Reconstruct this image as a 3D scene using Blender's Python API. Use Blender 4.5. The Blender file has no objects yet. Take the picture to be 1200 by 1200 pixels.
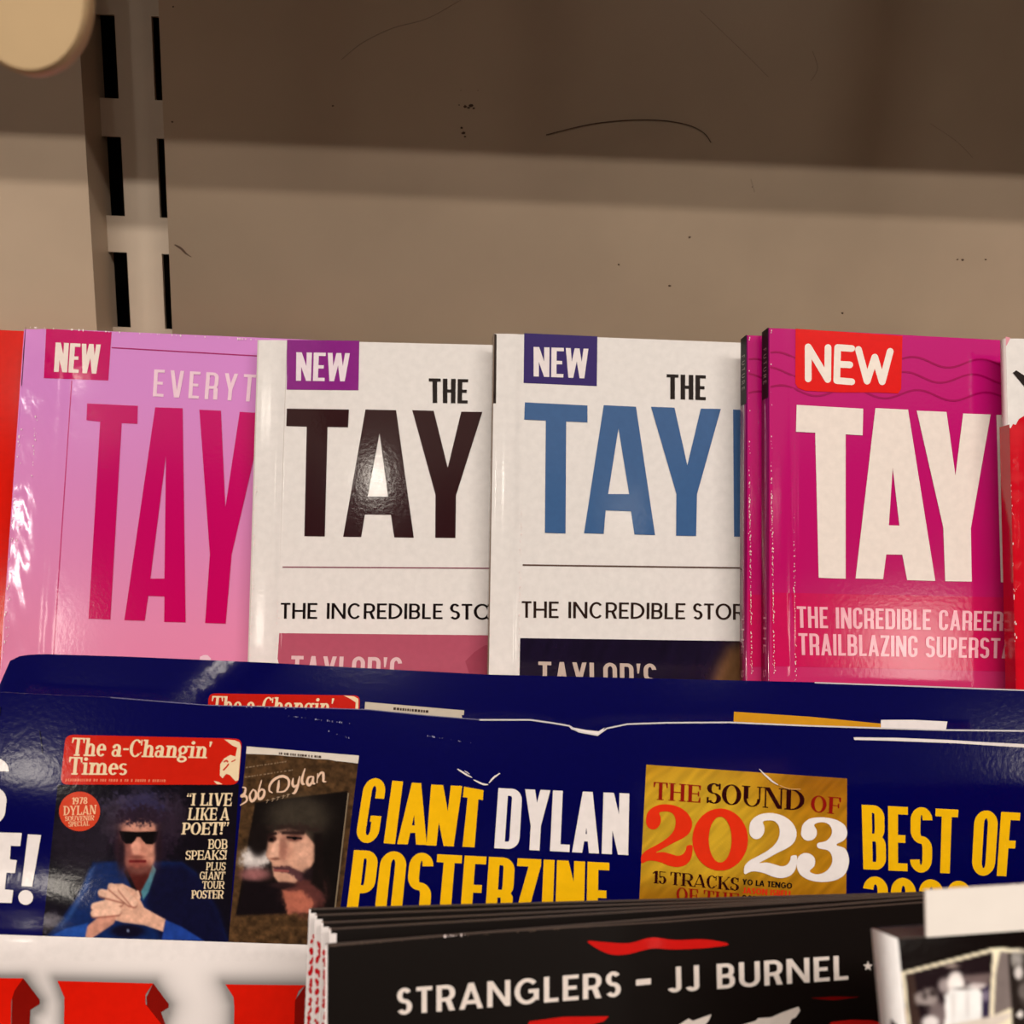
import bpy, bmesh, math, random
import numpy as np
from mathutils import Vector, Matrix
from mathutils.geometry import tessellate_polygon
random.seed(7); rng = np.random.default_rng(7)
C = bpy.context.scene.collection
SC = bpy.context.scene

# ------------------------------------------------------------------ camera, world, lights, exposure
F = 1150.0
PITCH, ROLL = math.radians(13.916), math.radians(2.367)
CAM = np.array([0.0, 0.0, 1.50])
_f = np.array([0, math.cos(PITCH), -math.sin(PITCH)]); _u = np.array([0, math.sin(PITCH), math.cos(PITCH)]); _r = np.array([1.0, 0, 0])
CR = math.cos(ROLL)*_r + math.sin(ROLL)*_u
CU = math.cos(ROLL)*_u - math.sin(ROLL)*_r
cam = bpy.data.cameras.new('camera'); camo = bpy.data.objects.new('camera', cam); C.objects.link(camo)
cam.sensor_width = 36; cam.sensor_fit = 'HORIZONTAL'; cam.lens = 36*F/1200; cam.clip_start = 0.005
camo.matrix_world = Matrix(((CR[0], CU[0], -_f[0], CAM[0]), (CR[1], CU[1], -_f[1], CAM[1]), (CR[2], CU[2], -_f[2], CAM[2]), (0, 0, 0, 1)))
cam.dof.use_dof = True; cam.dof.focus_distance = 0.285; cam.dof.aperture_fstop = 22
SC.camera = camo
SC.view_settings.view_transform = 'Standard'; SC.view_settings.look = 'None'
SC.view_settings.exposure = -0.05; SC.view_settings.gamma = 1.0; SC.view_settings.use_curve_mapping = False

def lin(c):
    return tuple(((x/255)/12.92 if x/255 <= 0.04045 else ((x/255+0.055)/1.055)**2.4) for x in c)

w = bpy.data.worlds.new('shop'); SC.world = w; w.use_nodes = True
nt = w.node_tree; nt.nodes.clear()
tc = nt.nodes.new('ShaderNodeTexCoord'); sp = nt.nodes.new('ShaderNodeSeparateXYZ'); rp = nt.nodes.new('ShaderNodeValToRGB')
bg = nt.nodes.new('ShaderNodeBackground'); out = nt.nodes.new('ShaderNodeOutputWorld')
mp = nt.nodes.new('ShaderNodeMapRange'); mp.inputs['From Min'].default_value = -1; mp.inputs['From Max'].default_value = 1
nt.links.new(tc.outputs['Generated'], sp.inputs[0]); nt.links.new(sp.outputs['Z'], mp.inputs[0]); nt.links.new(mp.outputs[0], rp.inputs[0])
nt.links.new(rp.outputs[0], bg.inputs[0]); nt.links.new(bg.outputs[0], out.inputs[0])
el = rp.color_ramp.elements                                   # shop interior: dim warm floor and fittings, pale ceiling
el[0].position = 0.40; el[0].color = (.020, .011, .006, 1)
el[1].position = 0.52; el[1].color = (.060, .036, .022, 1)
for p_, c_ in ((.714, (.12, .080, .056)), (.730, (1.0, .76, .58)), (.80, (.90, .68, .51)), (1.0, (.55, .40, .29))):
    e = el.new(p_); e.color = (*c_, 1)
bg.inputs[1].default_value = 0.50

def tube(name, loc, sx, sy, power, col, aim=None):
    l = bpy.data.lights.new(name, 'AREA'); l.shape = 'RECTANGLE'; l.size = sx; l.size_y = sy; l.energy = power; l.color = col
    o = bpy.data.objects.new(name, l); C.objects.link(o); o.location = loc
    d = Vector(aim) - Vector(loc) if aim else Vector((0, 0, -1))
    o.rotation_euler = d.to_track_quat('-Z', 'Y').to_euler()
    return o
WARM = (1.0, .93, .85)
# twin ceiling tubes in front of the rack (parallel to it)
tube('ceiling_tube', (0.0, -0.935, 2.70), 2.4, 0.010, 18.5, WARM, (0, .3, 1.4))
tube('ceiling_tube', (0.0, -0.868, 2.70), 2.4, 0.010, 18.5, WARM, (0, .3, 1.4))
# further ceiling fittings of the shop, seen as glints on the glossy covers
def fitting(x, y, r, rad):
    tube('ceiling_fitting', (x, y, 2.75), r, r, rad*math.pi*r*r, (1.0, .90, .78), (0, .3, 1.4))
fitting(-.12, -2.47, .11, 34); fitting(3.3, -4.2, .50, 9); fitting(-.95, -2.0, .08, 30); fitting(-1.75, -4.4, .28, 14); fitting(.95, -2.5, .06, 12)
lt = tube('ceiling_fitting', (-3.05, -3.0, 2.75), .22, 1.1, 52*math.pi*.22*1.1, (1.0, .93, .85)); lt.rotation_euler = (0, 0, math.radians(-45))

# ------------------------------------------------------------------ helpers: rays, frames, surfaces
def ray(px, py):
    a = (np.asarray(px, float)-600)/F; b = (600-np.asarray(py, float))/F
    return a[..., None]*CR + b[..., None]*CU + _f
def at(px, py, y):
    d = ray(px, py); return CAM + d*((y-CAM[1])/d[..., 1])[..., None]
def axes(lean, yaw, roll):
    U = np.array([math.cos(yaw), math.sin(yaw), 0]); B = np.array([-math.sin(yaw), math.cos(yaw), 0]); Z = np.array([0, 0, 1.0])
    V = math.cos(lean)*Z + math.sin(lean)*B
    return math.cos(roll)*U + math.sin(roll)*V, math.cos(roll)*V - math.sin(roll)*U
def imslope(D, px, py):
    a = (px-600)/F; b = (600-py)/F; d = np.array([D@CR, D@CU, D@_f])
    return -(d[1]-b*d[2])/(d[0]-a*d[2])
def roll_for(lean, yaw, px, py, slope):
    lo, hi = -0.5, 0.5
    for _ in range(50):
        m = (lo+hi)/2
        if imslope(axes(lean, yaw, m)[0], px, py) > slope: lo = m
        else: hi = m
    return m

class Surf:
    """a sheet: local axes x = along the top edge, y = away from the viewer, z = up the sheet; z = H is the top"""
    def __init__(s, anchor, U, V, H, disp=None):
        s.U, s.V = U, V; s.N = np.cross(U, V)      # right x up = towards the viewer
        s.H = H; s.disp = disp; s.top = anchor; s.O = anchor - V*H
    def M(s):
        m = np.eye(4); m[:3, 0] = s.U; m[:3, 1] = -s.N; m[:3, 2] = s.V; m[:3, 3] = s.O
        return Matrix(m.tolist())
    def uv(s, px, py):
        d = ray(px, py); h = np.zeros(d.shape[:-1])
        for _ in range(1 if s.disp is None else 6):
            t = ((s.O + 0*d - CAM)@s.N + h)/(d@s.N)
            P = CAM + d*t[..., None] - s.O
            u, v = P@s.U, P@s.V
            if s.disp is not None: h = s.disp(u, v)
        return u, v
    def P(s, u, v, off=0.0):
        h = s.disp(u, v) if s.disp is not None else 0*u
        return np.stack([u, -(h+off), v], -1)
    def normal(s, u, v):
        if s.disp is None: return np.tile([0, -1.0, 0], (len(u), 1))
        e = 2e-4
        gx = (s.disp(u+e, v)-s.disp(u-e, v))/(2*e); gz = (s.disp(u, v+e)-s.disp(u, v-e))/(2*e)
        n = np.stack([-gx, -np.ones_like(gx), -gz], -1)
        return n/np.linalg.norm(n, axis=1)[:, None]

# ------------------------------------------------------------------ materials
MATS = {}
def principled(name, rough=.5, spec=.5):
    m = bpy.data.materials.new(name); m.use_nodes = True
    b = m.node_tree.nodes['Principled BSDF']; b.inputs['Roughness'].default_value = rough; b.inputs['Specular IOR Level'].default_value = spec
    return m, m.node_tree, b
def add_bump(nt, b, scale, strength, dist=.0002, second=None):
    tc = nt.nodes.new('ShaderNodeTexCoord'); n = nt.nodes.new('ShaderNodeTexNoise'); n.inputs['Scale'].default_value = scale; n.inputs['Detail'].default_value = 3
    bp = nt.nodes.new('ShaderNodeBump'); bp.inputs['Strength'].default_value = strength; bp.inputs['Distance'].default_value = dist
    nt.links.new(tc.outputs['Object'], n.inputs[0]); nt.links.new(n.outputs[0], bp.inputs['Height']); nt.links.new(bp.outputs[0], b.inputs['Normal'])
    return tc
GLOSS = dict(rough=.11, scale=800, strength=.6, spec=.5)
def mottle(nt, b, tc, c, amt, scale=420):
    n = nt.nodes.new('ShaderNodeTexNoise'); n.inputs['Scale'].default_value = scale; n.inputs['Detail'].default_value = 4
    r = nt.nodes.new('ShaderNodeValToRGB'); r.color_ramp.elements[0].position = .3; r.color_ramp.elements[1].position = .7
    r.color_ramp.elements[0].color = (*[x*(1-amt) for x in c], 1); r.color_ramp.elements[1].color = (*[min(1, x*(1+amt)) for x in c], 1)
    nt.links.new(tc.outputs['Object'], n.inputs[0]); nt.links.new(n.outputs[0], r.inputs[0]); nt.links.new(r.outputs[0], b.inputs['Base Color'])
def ink(c, rough=None, amt=.04, spec=None):
    """glossy printed paper of one colour"""
    k = ('ink', tuple(c), rough)
    if k not in MATS:
        m, nt, b = principled('print_%02x%02x%02x' % tuple(int(x) for x in c), rough or GLOSS['rough'], GLOSS['spec'] if spec is None else spec)
        tc = add_bump(nt, b, GLOSS['scale'], GLOSS['strength'], .00003)
        mottle(nt, b, tc, lin(c), amt); MATS[k] = m
    return MATS[k]
def photo():
    if 'photo' not in MATS:
        m, nt, b = principled('printed_photo', GLOSS['rough'], GLOSS['spec']); add_bump(nt, b, GLOSS['scale'], GLOSS['strength'], .00003)
        a = nt.nodes.new('ShaderNodeAttribute'); a.attribute_name = 'Col'; nt.links.new(a.outputs['Color'], b.inputs['Base Color']); MATS['photo'] = m
    return MATS['photo']
def graded(name, stops, axis='Z', lo=0.0, hi=1.0, mix=None):
    """colour gradient along one axis of the cover"""
    m, nt, b = principled(name, GLOSS['rough'], GLOSS['spec']); tc = add_bump(nt, b, GLOSS['scale'], GLOSS['strength'], .00003)
    s = nt.nodes.new('ShaderNodeSeparateXYZ'); mr = nt.nodes.new('ShaderNodeMapRange'); mr.inputs['From Min'].default_value = lo; mr.inputs['From Max'].default_value = hi
    r = nt.nodes.new('ShaderNodeValToRGB'); e = r.color_ramp.elements
    e[0].position, e[0].color = stops[0][0], (*lin(stops[0][1]), 1); e[1].position, e[1].color = stops[-1][0], (*lin(stops[-1][1]), 1)
    for p, c in stops[1:-1]: x = e.new(p); x.color = (*lin(c), 1)
    nt.links.new(tc.outputs['Object'], s.inputs[0]); nt.links.new(s.outputs[axis], mr.inputs[0]); nt.links.new(mr.outputs[0], r.inputs[0])
    nt.links.new(r.outputs[0], b.inputs['Base Color'])
    return m
def plain(name, c, rough=.5, scale=300, strength=.1, amt=.05, spec=.5, dist=.0002):
    m, nt, b = principled(name, rough, spec); tc = add_bump(nt, b, scale, strength, dist); mottle(nt, b, tc, lin(c), amt, scale*.5); return m
PAPER = plain('paper_edges', (225, 215, 205), .8, 900, .3)
WHITE = (232, 227, 224)

# ------------------------------------------------------------------ mesh building
class MB:
    def __init__(s): s.v = []; s.f = []; s.fm = []; s.mats = []; s.n = None; s.nor = []; s.col = []; s.sm = []
    def mi(s, m):
        if m not in s.mats: s.mats.append(m)
        return s.mats.index(m)
    def add(s, v, f, m, nor=None, col=None, smooth=False):
        b = len(s.v); s.v += [tuple(map(float, x)) for x in v]; k = s.mi(m)
        s.nor += [tuple(x) for x in nor] if nor is not None else [None]*len(v)
        s.col += [tuple(x) for x in col] if col is not None else [(1, 1, 1)]*len(v)
        for q in f: s.f.append([b+i for i in q]); s.fm.append(k); s.sm.append(smooth)
    def box(s, x0, y0, z0, x1, y1, z1, m):
        v = [(x, y, z) for x in (x0, x1) for y in (y0, y1) for z in (z0, z1)]
        s.add(v, [(0, 1, 3, 2), (4, 6, 7, 5), (0, 4, 5, 1), (2, 3, 7, 6), (0, 2, 6, 4), (1, 5, 7, 3)], m)
    def build(s, name, parent=None):
        me = bpy.data.meshes.new(name); me.from_pydata(s.v, [], s.f); me.update()
        for m in s.mats: me.materials.append(m)
        me.polygons.foreach_set('material_index', s.fm); me.polygons.foreach_set('use_smooth', s.sm)
        if any(c != (1, 1, 1) for c in s.col):
            a = me.attributes.new('Col', 'FLOAT_COLOR', 'POINT')
            a.data.foreach_set('color', np.array([(*c, 1.0) for c in s.col], np.float32).ravel())
        if any(n is not None for n in s.nor):
            auto = np.zeros(len(s.v)*3, np.float32); me.vertices.foreach_get
            me.normals_split_custom_set_from_vertices([n if n is not None else (0, 0, 0) for n in s.nor])
        o = bpy.data.objects.new(name, me); C.objects.link(o)
        if parent: o.parent = parent
        return o
def thing(name, label, cat, surf, group=None):
    o = bpy.data.objects.new(name, None); C.objects.link(o); o.empty_display_size = .02
    o.matrix_world = surf.M(); tag(o, label, cat, group); return o
def tag(o, label, cat, group=None, kind=None):
    o['label'] = label; o['category'] = cat
    if group: o['group'] = group
    if kind: o['kind'] = kind
    return o

LAY = .00007
def tri_subdiv(P, T, L):
    """split triangles until no edge is longer than L (conforming)"""
    P = [tuple(p) for p in P]; T = [tuple(t) for t in T]
    for _ in range(8):
        mid = {}; out = []; done = True
        def m(a, b):
            k = (min(a, b), max(a, b))
            if k in mid: return mid[k]
            d = math.hypot(P[a][0]-P[b][0], P[a][1]-P[b][1])
            if d <= L: mid[k] = None
            else: P.append(((P[a][0]+P[b][0])/2, (P[a][1]+P[b][1])/2)); mid[k] = len(P)-1
            return mid[k]
        for a, b, c in T:
            x, y, z = m(a, b), m(b, c), m(c, a); n = [x, y, z].count(None)
            if n == 3: out.append((a, b, c)); continue
            done = False
            if n == 0: out += [(a, x, z), (x, b, y), (z, y, c), (x, y, z)]
            elif n == 2:
                if x is not None: out += [(a, x, c), (x, b, c)]
                elif y is not None: out += [(b, y, a), (y, c, a)]
                else: out += [(c, z, b), (z, a, b)]
            else:
                if x is None: out += [(c, z, y), (z, a, y), (a, b, y)]
                elif y is None: out += [(a, x, z), (x, b, z), (b, c, z)]
                else: out += [(b, y, x), (y, c, x), (c, a, x)]
        T = out
        if done: break
    return P, T

class Print:
    """collects flat inks in picture-measured or sheet coordinates and lays them on a sheet"""
    def __init__(s, surf, mb, mapper=None, scale=1.0, ox=0.0, oy=0.0):
        s.surf, s.mb, s.k, s.ox, s.oy, s.mapper = surf, mb, scale, ox, oy, mapper
    def crop(s, ox, oy, k): return Print(s.surf, s.mb, s.mapper, k, ox, oy)
    def put(s, P, T, mat, lay, col=None):
        P = np.array(P, float); x = P[:, 0]/s.k+s.ox; y = P[:, 1]/s.k+s.oy
        if s.mapper: V, N = s.mapper(x, y, LAY*lay)
        else:
            u, v = s.surf.uv(x, y); u = np.clip(u, 0, getattr(s.surf, 'W', 9)); v = np.maximum(v, 0); V = s.surf.P(u, v, LAY*lay); N = s.surf.normal(u, v)
        T2 = []
        for t in T:
            a, b, c = V[t[0]], V[t[1]], V[t[2]]; n = np.cross(b-a, c-a)
            if n@N[t[0]] < 0: t = tuple(reversed(t))
            T2.append(t)
        s.mb.add(V, T2, mat, N, col, True)
    cnt = 0
    def poly(s, loops, mat, lay=1):
        Print.cnt += 1; lay = lay+(Print.cnt % 14)*.05
        if not isinstance(loops[0][0], (tuple, list, np.ndarray)): loops = [loops]
        T = tessellate_polygon([[Vector((p[0], p[1], 0)) for p in l] for l in loops]); P = [p for l in loops for p in l]
        if s.surf is not None and s.surf.disp is not None: P, T = tri_subdiv(P, T, 9*s.k)
        s.put(P, T, mat, lay)
    def polys(s, L, mat, lay=1):
        for l in L: s.poly(l, mat, lay)
    def stroke(s, pts, wd, mat, lay=1, smooth=True):
        for p in ribbon(pts, wd, smooth): s.poly(p, mat, lay)
    def text(s, txt, quad, mat, lay=2, font='cond', **kw):
        a, b, c, d = [np.array(q, float) for q in quad]      # TL TR BR BL
        for pl in layout(txt, font, **kw):
            q = []
            for x, y in pl:
                top = a+(b-a)*x; bot = d+(c-d)*x; q.append(tuple(bot+(top-bot)*y))
            s.poly(q, mat, lay)
    def image(s, quad, nx, ny, fn, lay=1):
        a, b, c, d = [np.array(q, float) for q in quad]
        X, Y = np.meshgrid(np.linspace(0, 1, nx+1), np.linspace(0, 1, ny+1)); X = X.ravel(); Y = Y.ravel()
        P = (a+(b-a)*X[:, None])*(1-Y[:, None])+(d+(c-d)*X[:, None])*Y[:, None]
        col = fn(P[:, 0], P[:, 1])/255.0; col = np.where(col <= .04045, col/12.92, ((np.clip(col, 0, 1)+.055)/1.055)**2.4)
        T = []
        for j in range(ny):
            for i in range(nx):
                k = j*(nx+1)+i; T += [(k, k+1, k+nx+2), (k, k+nx+2, k+nx+1)]
        s.put(P, T, photo(), lay, col)

def cat_rom(p, n=7, closed=False):
    p = [np.array(q, float) for q in p]; N = len(p); out = []
    for i in range(N if closed else N-1):
        if closed: a, b, c, d = p[i-1], p[i], p[(i+1) % N], p[(i+2) % N]
        else: a, b, c, d = p[max(i-1, 0)], p[i], p[i+1], p[min(i+2, N-1)]
        for k in range(n):
            t = k/n; out.append(tuple(.5*((2*b)+(c-a)*t+(2*a-5*b+4*c-d)*t*t+(3*b-a-3*c+d)*t**3)))
    if not closed: out.append(tuple(p[-1]))
    return out
def ribbon(pts, wd, smooth=True, round_=True):
    if not smooth and len(pts) > 2 and len(pts) < 6:
        return [q for a, b in zip(pts[:-1], pts[1:]) for q in ribbon([a, b], wd, False)]
    p = cat_rom(pts, 6) if smooth and len(pts) > 2 else [tuple(map(float, q)) for q in pts]
    n = len(p); W = wd if callable(wd) else (lambda t: wd)
    L, R = [], []
    for i in range(n):
        a = np.array(p[max(i-1, 0)]); b = np.array(p[min(i+1, n-1)]); d = b-a; d = d/(np.hypot(*d)+1e-9); nrm = np.array([-d[1], d[0]])*W(i/(n-1))/2
        L.append(np.array(p[i])+nrm); R.append(np.array(p[i])-nrm)
    out = [[tuple(L[i]), tuple(L[i+1]), tuple(R[i+1]), tuple(R[i])] for i in range(n-1)]
    if round_:
        for i in (0, n-1) if n == 2 or smooth else range(n):
            r = W(i/(n-1))/2; out.append([(p[i][0]+r*math.cos(a), p[i][1]+r*math.sin(a)) for a in np.linspace(0, 2*math.pi, 13)[:-1]])
    return out

# ------------------------------------------------------------------ lettering (own outlines, three faces)
def rect(x0, y0, x1, y1): return [(x0, y0), (x1, y0), (x1, y1), (x0, y1)]
def diag(xa, ya, xb, yb, t, t2=None): t2 = t if t2 is None else t2; return [(xa, ya), (xa+t, ya), (xb+t2, yb), (xb, yb)]
def cont(cx, cy, rx, hy, ry, th):
    a = math.radians(th); sy = math.sin(a)
    return (cx+rx*math.cos(a), cy+(hy-ry)*(1 if sy > 1e-9 else -1 if sy < -1e-9 else 0)+ry*sy)
def arc(cx, cy, rx, hy, ry, tv, th, a0, a1, n=18):
    A = np.linspace(a0, a1, n+1); rxi = max(rx-tv, .004); hyi = max(hy-th, .004); ryi = max(min(ry-th, hyi), .004) if ry-th > 0 else .004
    A = sorted(set([round(x, 4) for x in A]+[x+e for x in range(-720, 721, 180) for e in (-.01, .01) if a0 < x+e < a1]))
    return [cont(cx, cy, rx, hy, ry, x) for x in A]+[cont(cx, cy, rxi, hyi, ryi, x) for x in reversed(A)]
def ring(*a): return [arc(*a, -.02, 180.02), arc(*a, 180.02, 359.98)] 
def bowl(x0, x1, y0, y1, rx, ry, tv, th, n=8):
    o = [(x0, y1)]+[(x1-rx+rx*math.cos(a), y1-ry+ry*math.sin(a)) for a in np.linspace(math.pi/2, 0, n+1)]+[(x1-rx+rx*math.cos(a), y0+ry+ry*math.sin(a)) for a in np.linspace(0, -math.pi/2, n+1)]+[(x0, y0)]
    X1 = x1-tv; Y0 = y0+th; Y1 = y1-th; rx2 = max(rx-tv, .005); ry2 = max(min(ry-th, (Y1-Y0)/2), .004)
    i = [(x0, Y0)]+[(X1-rx2+rx2*math.cos(a), Y0+ry2+ry2*math.sin(a)) for a in np.linspace(-math.pi/2, 0, n+1)]+[(X1-rx2+rx2*math.cos(a), Y1-ry2+ry2*math.sin(a)) for a in np.linspace(0, math.pi/2, n+1)]+[(x0, Y1)]
    return o+i
def dot(x, y, r, n=14): return [(x+r*math.cos(a), y+r*math.sin(a)) for a in np.linspace(0, 2*math.pi, n+1)[:-1]]
WID = dict(
  cond=dict(A=.46, B=.42, C=.40, D=.42, E=.35, F=.34, G=.41, H=.43, I=0, J=.30, K=.43, L=.33, M=.56, N=.45, O=.42, P=.40, R=.42, S=.40, T=.40, U=.42, V=.45, W=.64, X=.44, Y=.44, Z=.38),
  geo=dict(A=.72, B=.55, C=.70, D=.68, E=.48, F=.46, G=.76, H=.66, I=0, J=.42, K=.6, L=.44, M=.82, N=.70, O=.76, P=.54, R=.56, S=.46, T=.48, U=.64, V=.7, W=1.0, Y=.62, Z=.6),
  serif=dict(A=.80, B=.66, C=.66, D=.74, E=.64, F=.60, G=.72, H=.80, I=.40, J=.46, K=.78, L=.62, M=.95, N=.78, O=.72, P=.62, R=.74, S=.54, T=.66, U=.76, V=.74, W=1.0, X=.7, Y=.74, Z=.6))
def glyph(c, face, tv, th, thin=None, sl=0, st=0):
    """polygons of a letter on baseline 0, cap height 1; returns (width, polygons)"""
    ts = tv if thin is None else thin; W = WID[face]; cond = face == 'cond'
    if c == ' ': return (.20 if cond else .28 if face == 'geo' else .26), []
    if c == '-': return .34, [rect(.02, .38, .32, .38+max(th, .1))]
    if c in "'\u2019": return tv*.9, [[(0, 1), (tv*.9, 1), (tv*.55, .68), (tv*.2, .68)]]
    if c == '\u201c' or c == '\u201d':
        L = []
        for k in (0, 1):
            x = k*tv*1.15
            L += [dot(x+tv*.45, .78 if c == '\u201c' else .93, tv*.42), ([(x+.02, .78), (x+tv*.5, 1.02), (x+tv*.8, 1.0), (x+tv*.5, .8)] if c == '\u201c' else [(x+tv*.85, .93), (x+tv*.4, .66), (x+tv*.1, .7), (x+tv*.4, .92)])]
        return tv*2.1, L
    if c == '!': return tv*1.1, [[(0, 1), (tv*1.1, 1), (tv*.85, .3), (tv*.25, .3)], dot(tv*.55, .12, max(tv*.55, .1))]
    if c.isdigit(): w = {'1': .34, '5': .5}.get(c, .52) if not cond else .42
    elif c.islower(): return lower(c, tv, th, sl, st)
    else: w = W[c]
    x0, x1 = sl, w-sl; L = []
    kx = .19 if cond else None
    def stem(x, t=None, top=True, bot=True):
        t = tv if t is None else t
        L.append(rect(x, 0, x+t, 1))
        if sl:
            if bot: L.append(rect(x-sl, 0, x+t+sl, st))
            if top: L.append(rect(x-sl, 1-st, x+t+sl, 1))
    def R(h, wd): return (kx, kx*1.0) if cond else (min(h/2, wd), h/2)
    def rg(cx, rx, cy=.5, hy=.51): ry = min(hy, rx*1.05) if cond else hy; return (cx, cy, rx, hy, ry, tv, th)
    if c == 'I': stem(x0 if sl else 0, tv); w = max(w, tv); 
    elif c == 'H': stem(x0); stem(x1-tv); L.append(rect(x0+tv, .5-th/2, x1-tv, .5+th/2))
    elif c in 'EFL':
        stem(x0, top=c != 'L' or bool(sl))
        if c != 'L': L.append(rect(x0, 1-th, w, 1)); L.append(rect(x0, .5-th/2, w*.88, .5+th/2))
        if c != 'F': L.append(rect(x0, 0, w, th))
        if sl:
            if c != 'L': L.append([(w, 1), (w, .72), (w-.05, .72), (w-sl*1.5, 1-th)]); L.append(rect(w*.84-.03, .36, w*.84+.03, .64))
            if c != 'F': L.append([(w, 0), (w, .30), (w-.05, .30), (w-sl*1.5, th)])
    elif c == 'T':
        L.append(rect(0, 1-th, w, 1)); L.append(rect(w/2-tv/2, 0, w/2+tv/2, 1))
        if sl: L += [rect(w/2-tv/2-sl, 0, w/2+tv/2+sl, st), [(0, 1), (0, .70), (.05, .70), (sl*1.4, 1-th)], [(w, 1), (w, .70), (w-.05, .70), (w-sl*1.4, 1-th)]]
    elif c == 'A':
        ap = (w-tv)/2; a0 = sl*.6; b0 = w-tv-sl*.6
        L += [diag(a0, 0, ap+(tv-ts)*.5, 1, ts), diag(b0, 0, ap, 1, tv)]
        y = .19; L.append(rect(a0+(ap-a0)*y+ts*.5, y, b0+(ap-b0)*y+tv*.5, y+th))
        if sl: L += [rect(a0-sl*.6, 0, a0+ts+sl, st), rect(b0-sl*.7, 0, b0+tv+sl*.6, st)]
    elif c == 'V':
        ap = (w-tv)/2; a0 = sl*.6; b0 = w-ts-sl*.6
        L += [diag(a0, 1, ap, 0, tv), diag(b0, 1, ap+tv*.4, 0, ts)]
        if sl: L += [rect(a0-sl*.6, 1-st, a0+tv+sl*.7, 1), rect(b0-sl, 1-st, b0+ts+sl*.6, 1)]
    elif c == 'W':
        q = w/4; t = tv*.92
        L += [diag(0, 1, q-t/2, 0, t), diag(2*q-t/2, 1, q-t/2, 0, ts*.92), diag(2*q-t/2, 1, 3*q-t/2, 0, t), diag(w-t, 1, 3*q-t/2, 0, ts*.92)]
    elif c == 'Y':
        ap = (w-tv)/2; a0 = sl*.5; b0 = w-ts-sl*.5
        L += [diag(a0, 1, ap, .40, tv), diag(b0, 1, ap+(tv-ts), .40, ts), rect(ap, 0, ap+tv, .42)]
        if sl: L += [rect(ap-sl, 0, ap+tv+sl, st), rect(a0-sl*.5, 1-st, a0+tv+sl*.6, 1), rect(b0-sl*.8, 1-st, b0+ts+sl*.5, 1)]
    elif c == 'N':
        stem(x0, ts, bot=True); stem(x1-ts, ts, bot=False); L.append(diag(x0, 1, x1-tv, 0, tv*1.05))
    elif c == 'M':
        stem(x0, ts); stem(x1-tv, tv); m = (x0+x1)/2-tv/2; L += [diag(x0, 1, m, .1, tv), diag(x1-ts, 1, m+tv*.2, .1, ts)]
    elif c == 'K':
        stem(x0); xs = x0+tv*.9
        L += [diag(xs, .38, w-ts-sl*.5, 1, ts), diag(w-tv*1.1-sl*.5, 0, xs+tv*.15, .58, tv*1.05)]
        if sl: L += [rect(w-ts-sl*1.5, 1-st, w, 1), rect(w-tv-sl*1.5, 0, w, st)]
    elif c == 'Z': L += [rect(0, 1-th, w, 1), rect(0, 0, w, th), diag(0, th*.8, w-tv*1.1, 1-th*.8, tv*1.1)]
    elif c in 'BPRD':
        stem(x0)
        if c == 'D': rx, ry = ((kx, kx) if cond else (min(.5, w-x0-tv), .5)); L.append(bowl(x0+tv*.5, w, 0, 1, rx, ry, tv, th))
        else:
            ym = {'B': .50, 'P': .42, 'R': .44}[c]; rx, ry = R(1-ym, w-x0-tv)
            L.append(bowl(x0+tv*.5, w-(.02 if c == 'B' else 0), ym-th/2, 1, min(rx, w-x0-tv*.6), min(ry, (1-ym+th/2)/2), tv, th))
            if c == 'B': L.append(bowl(x0+tv*.5, w, 0, ym+th/2, min(rx, w-x0-tv*.6), min(ry, (ym+th/2)/2), tv, th))
            if c == 'R':
                if cond: L.append([(w-tv-.01, 0), (w, 0), (w-.005, .40), (w-.07, .5), (w-tv-.02, .46)])
                else: L.append(diag(w-tv*1.1, 0, w*.45, ym+.02, tv*1.1)); 
                if sl: L.append(rect(w-tv*.9, 0, w+sl*.4, st))
    elif c in 'O0': L += ring(*rg(w/2, w/2))
    elif c in 'CG':
        a = rg(w/2, w/2); op = 8 if cond else 42
        if cond:
            L.append(arc(*a, 0.02, 359.9 if c == 'Q' else 180)); L.append(arc(*a, 180, 359.98)); 
            L = [arc(*a, 0.5, 180), arc(*a, 180, 359.5)]
            # straight ends
            L = [arc(*a, 0.5, 359.5)]
            # open the right side
            L = [arc(*a, 0.02, 180), arc(*a, 180, 359.98)]
            ends = []
            ryy = a[4]; hy = a[3]
            L.append(rect(w-tv, .5+hy-ryy-.10, w, .5+hy-ryy+.01)); L.append(rect(w-tv, .5-hy+ryy-.01, w, .5-hy+ryy+(.20 if c == 'G' else .10)))
            # remove the wall pieces that arc() adds only at its end points: arcs end at the caps
            L[0] = arc(a[0], a[1], a[2], a[3], a[4], a[5], a[6], 2, 180.02); L[1] = arc(a[0], a[1], a[2], a[3], a[4], a[5], a[6], 180.02, 358)
            if c == 'G': L.append(rect(w*.52, .5-hy+ryy+.12, w, .5-hy+ryy+.12+th*.8))
        else:
            L.append(arc(*a, op, 360-op))
            if c == 'G': L += [rect(w*.55, .42, w*.97, .42+th), rect(w*.97-tv, .06 if sl else .14, w*.97, .46)]
            if sl: L += [rect(w-.10, .66, w-.04, .98)]
            if sl and c == 'C': L.append([(w-.09, .25), (w-.03, .30), (w-.02, .26), (w-.12, .12)])
    elif c == 'S':
        r = w/2; m = .5; hu = (1.01-m+th/2)/2; hl = (m+.01+th/2)/2; cu = 1.01-hu; cl = hl-.01
        ryu = min(hu, r*1.05) if cond else hu; ryl = min(hl, r*1.05) if cond else hl
        a1 = 4 if cond else 30
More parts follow.
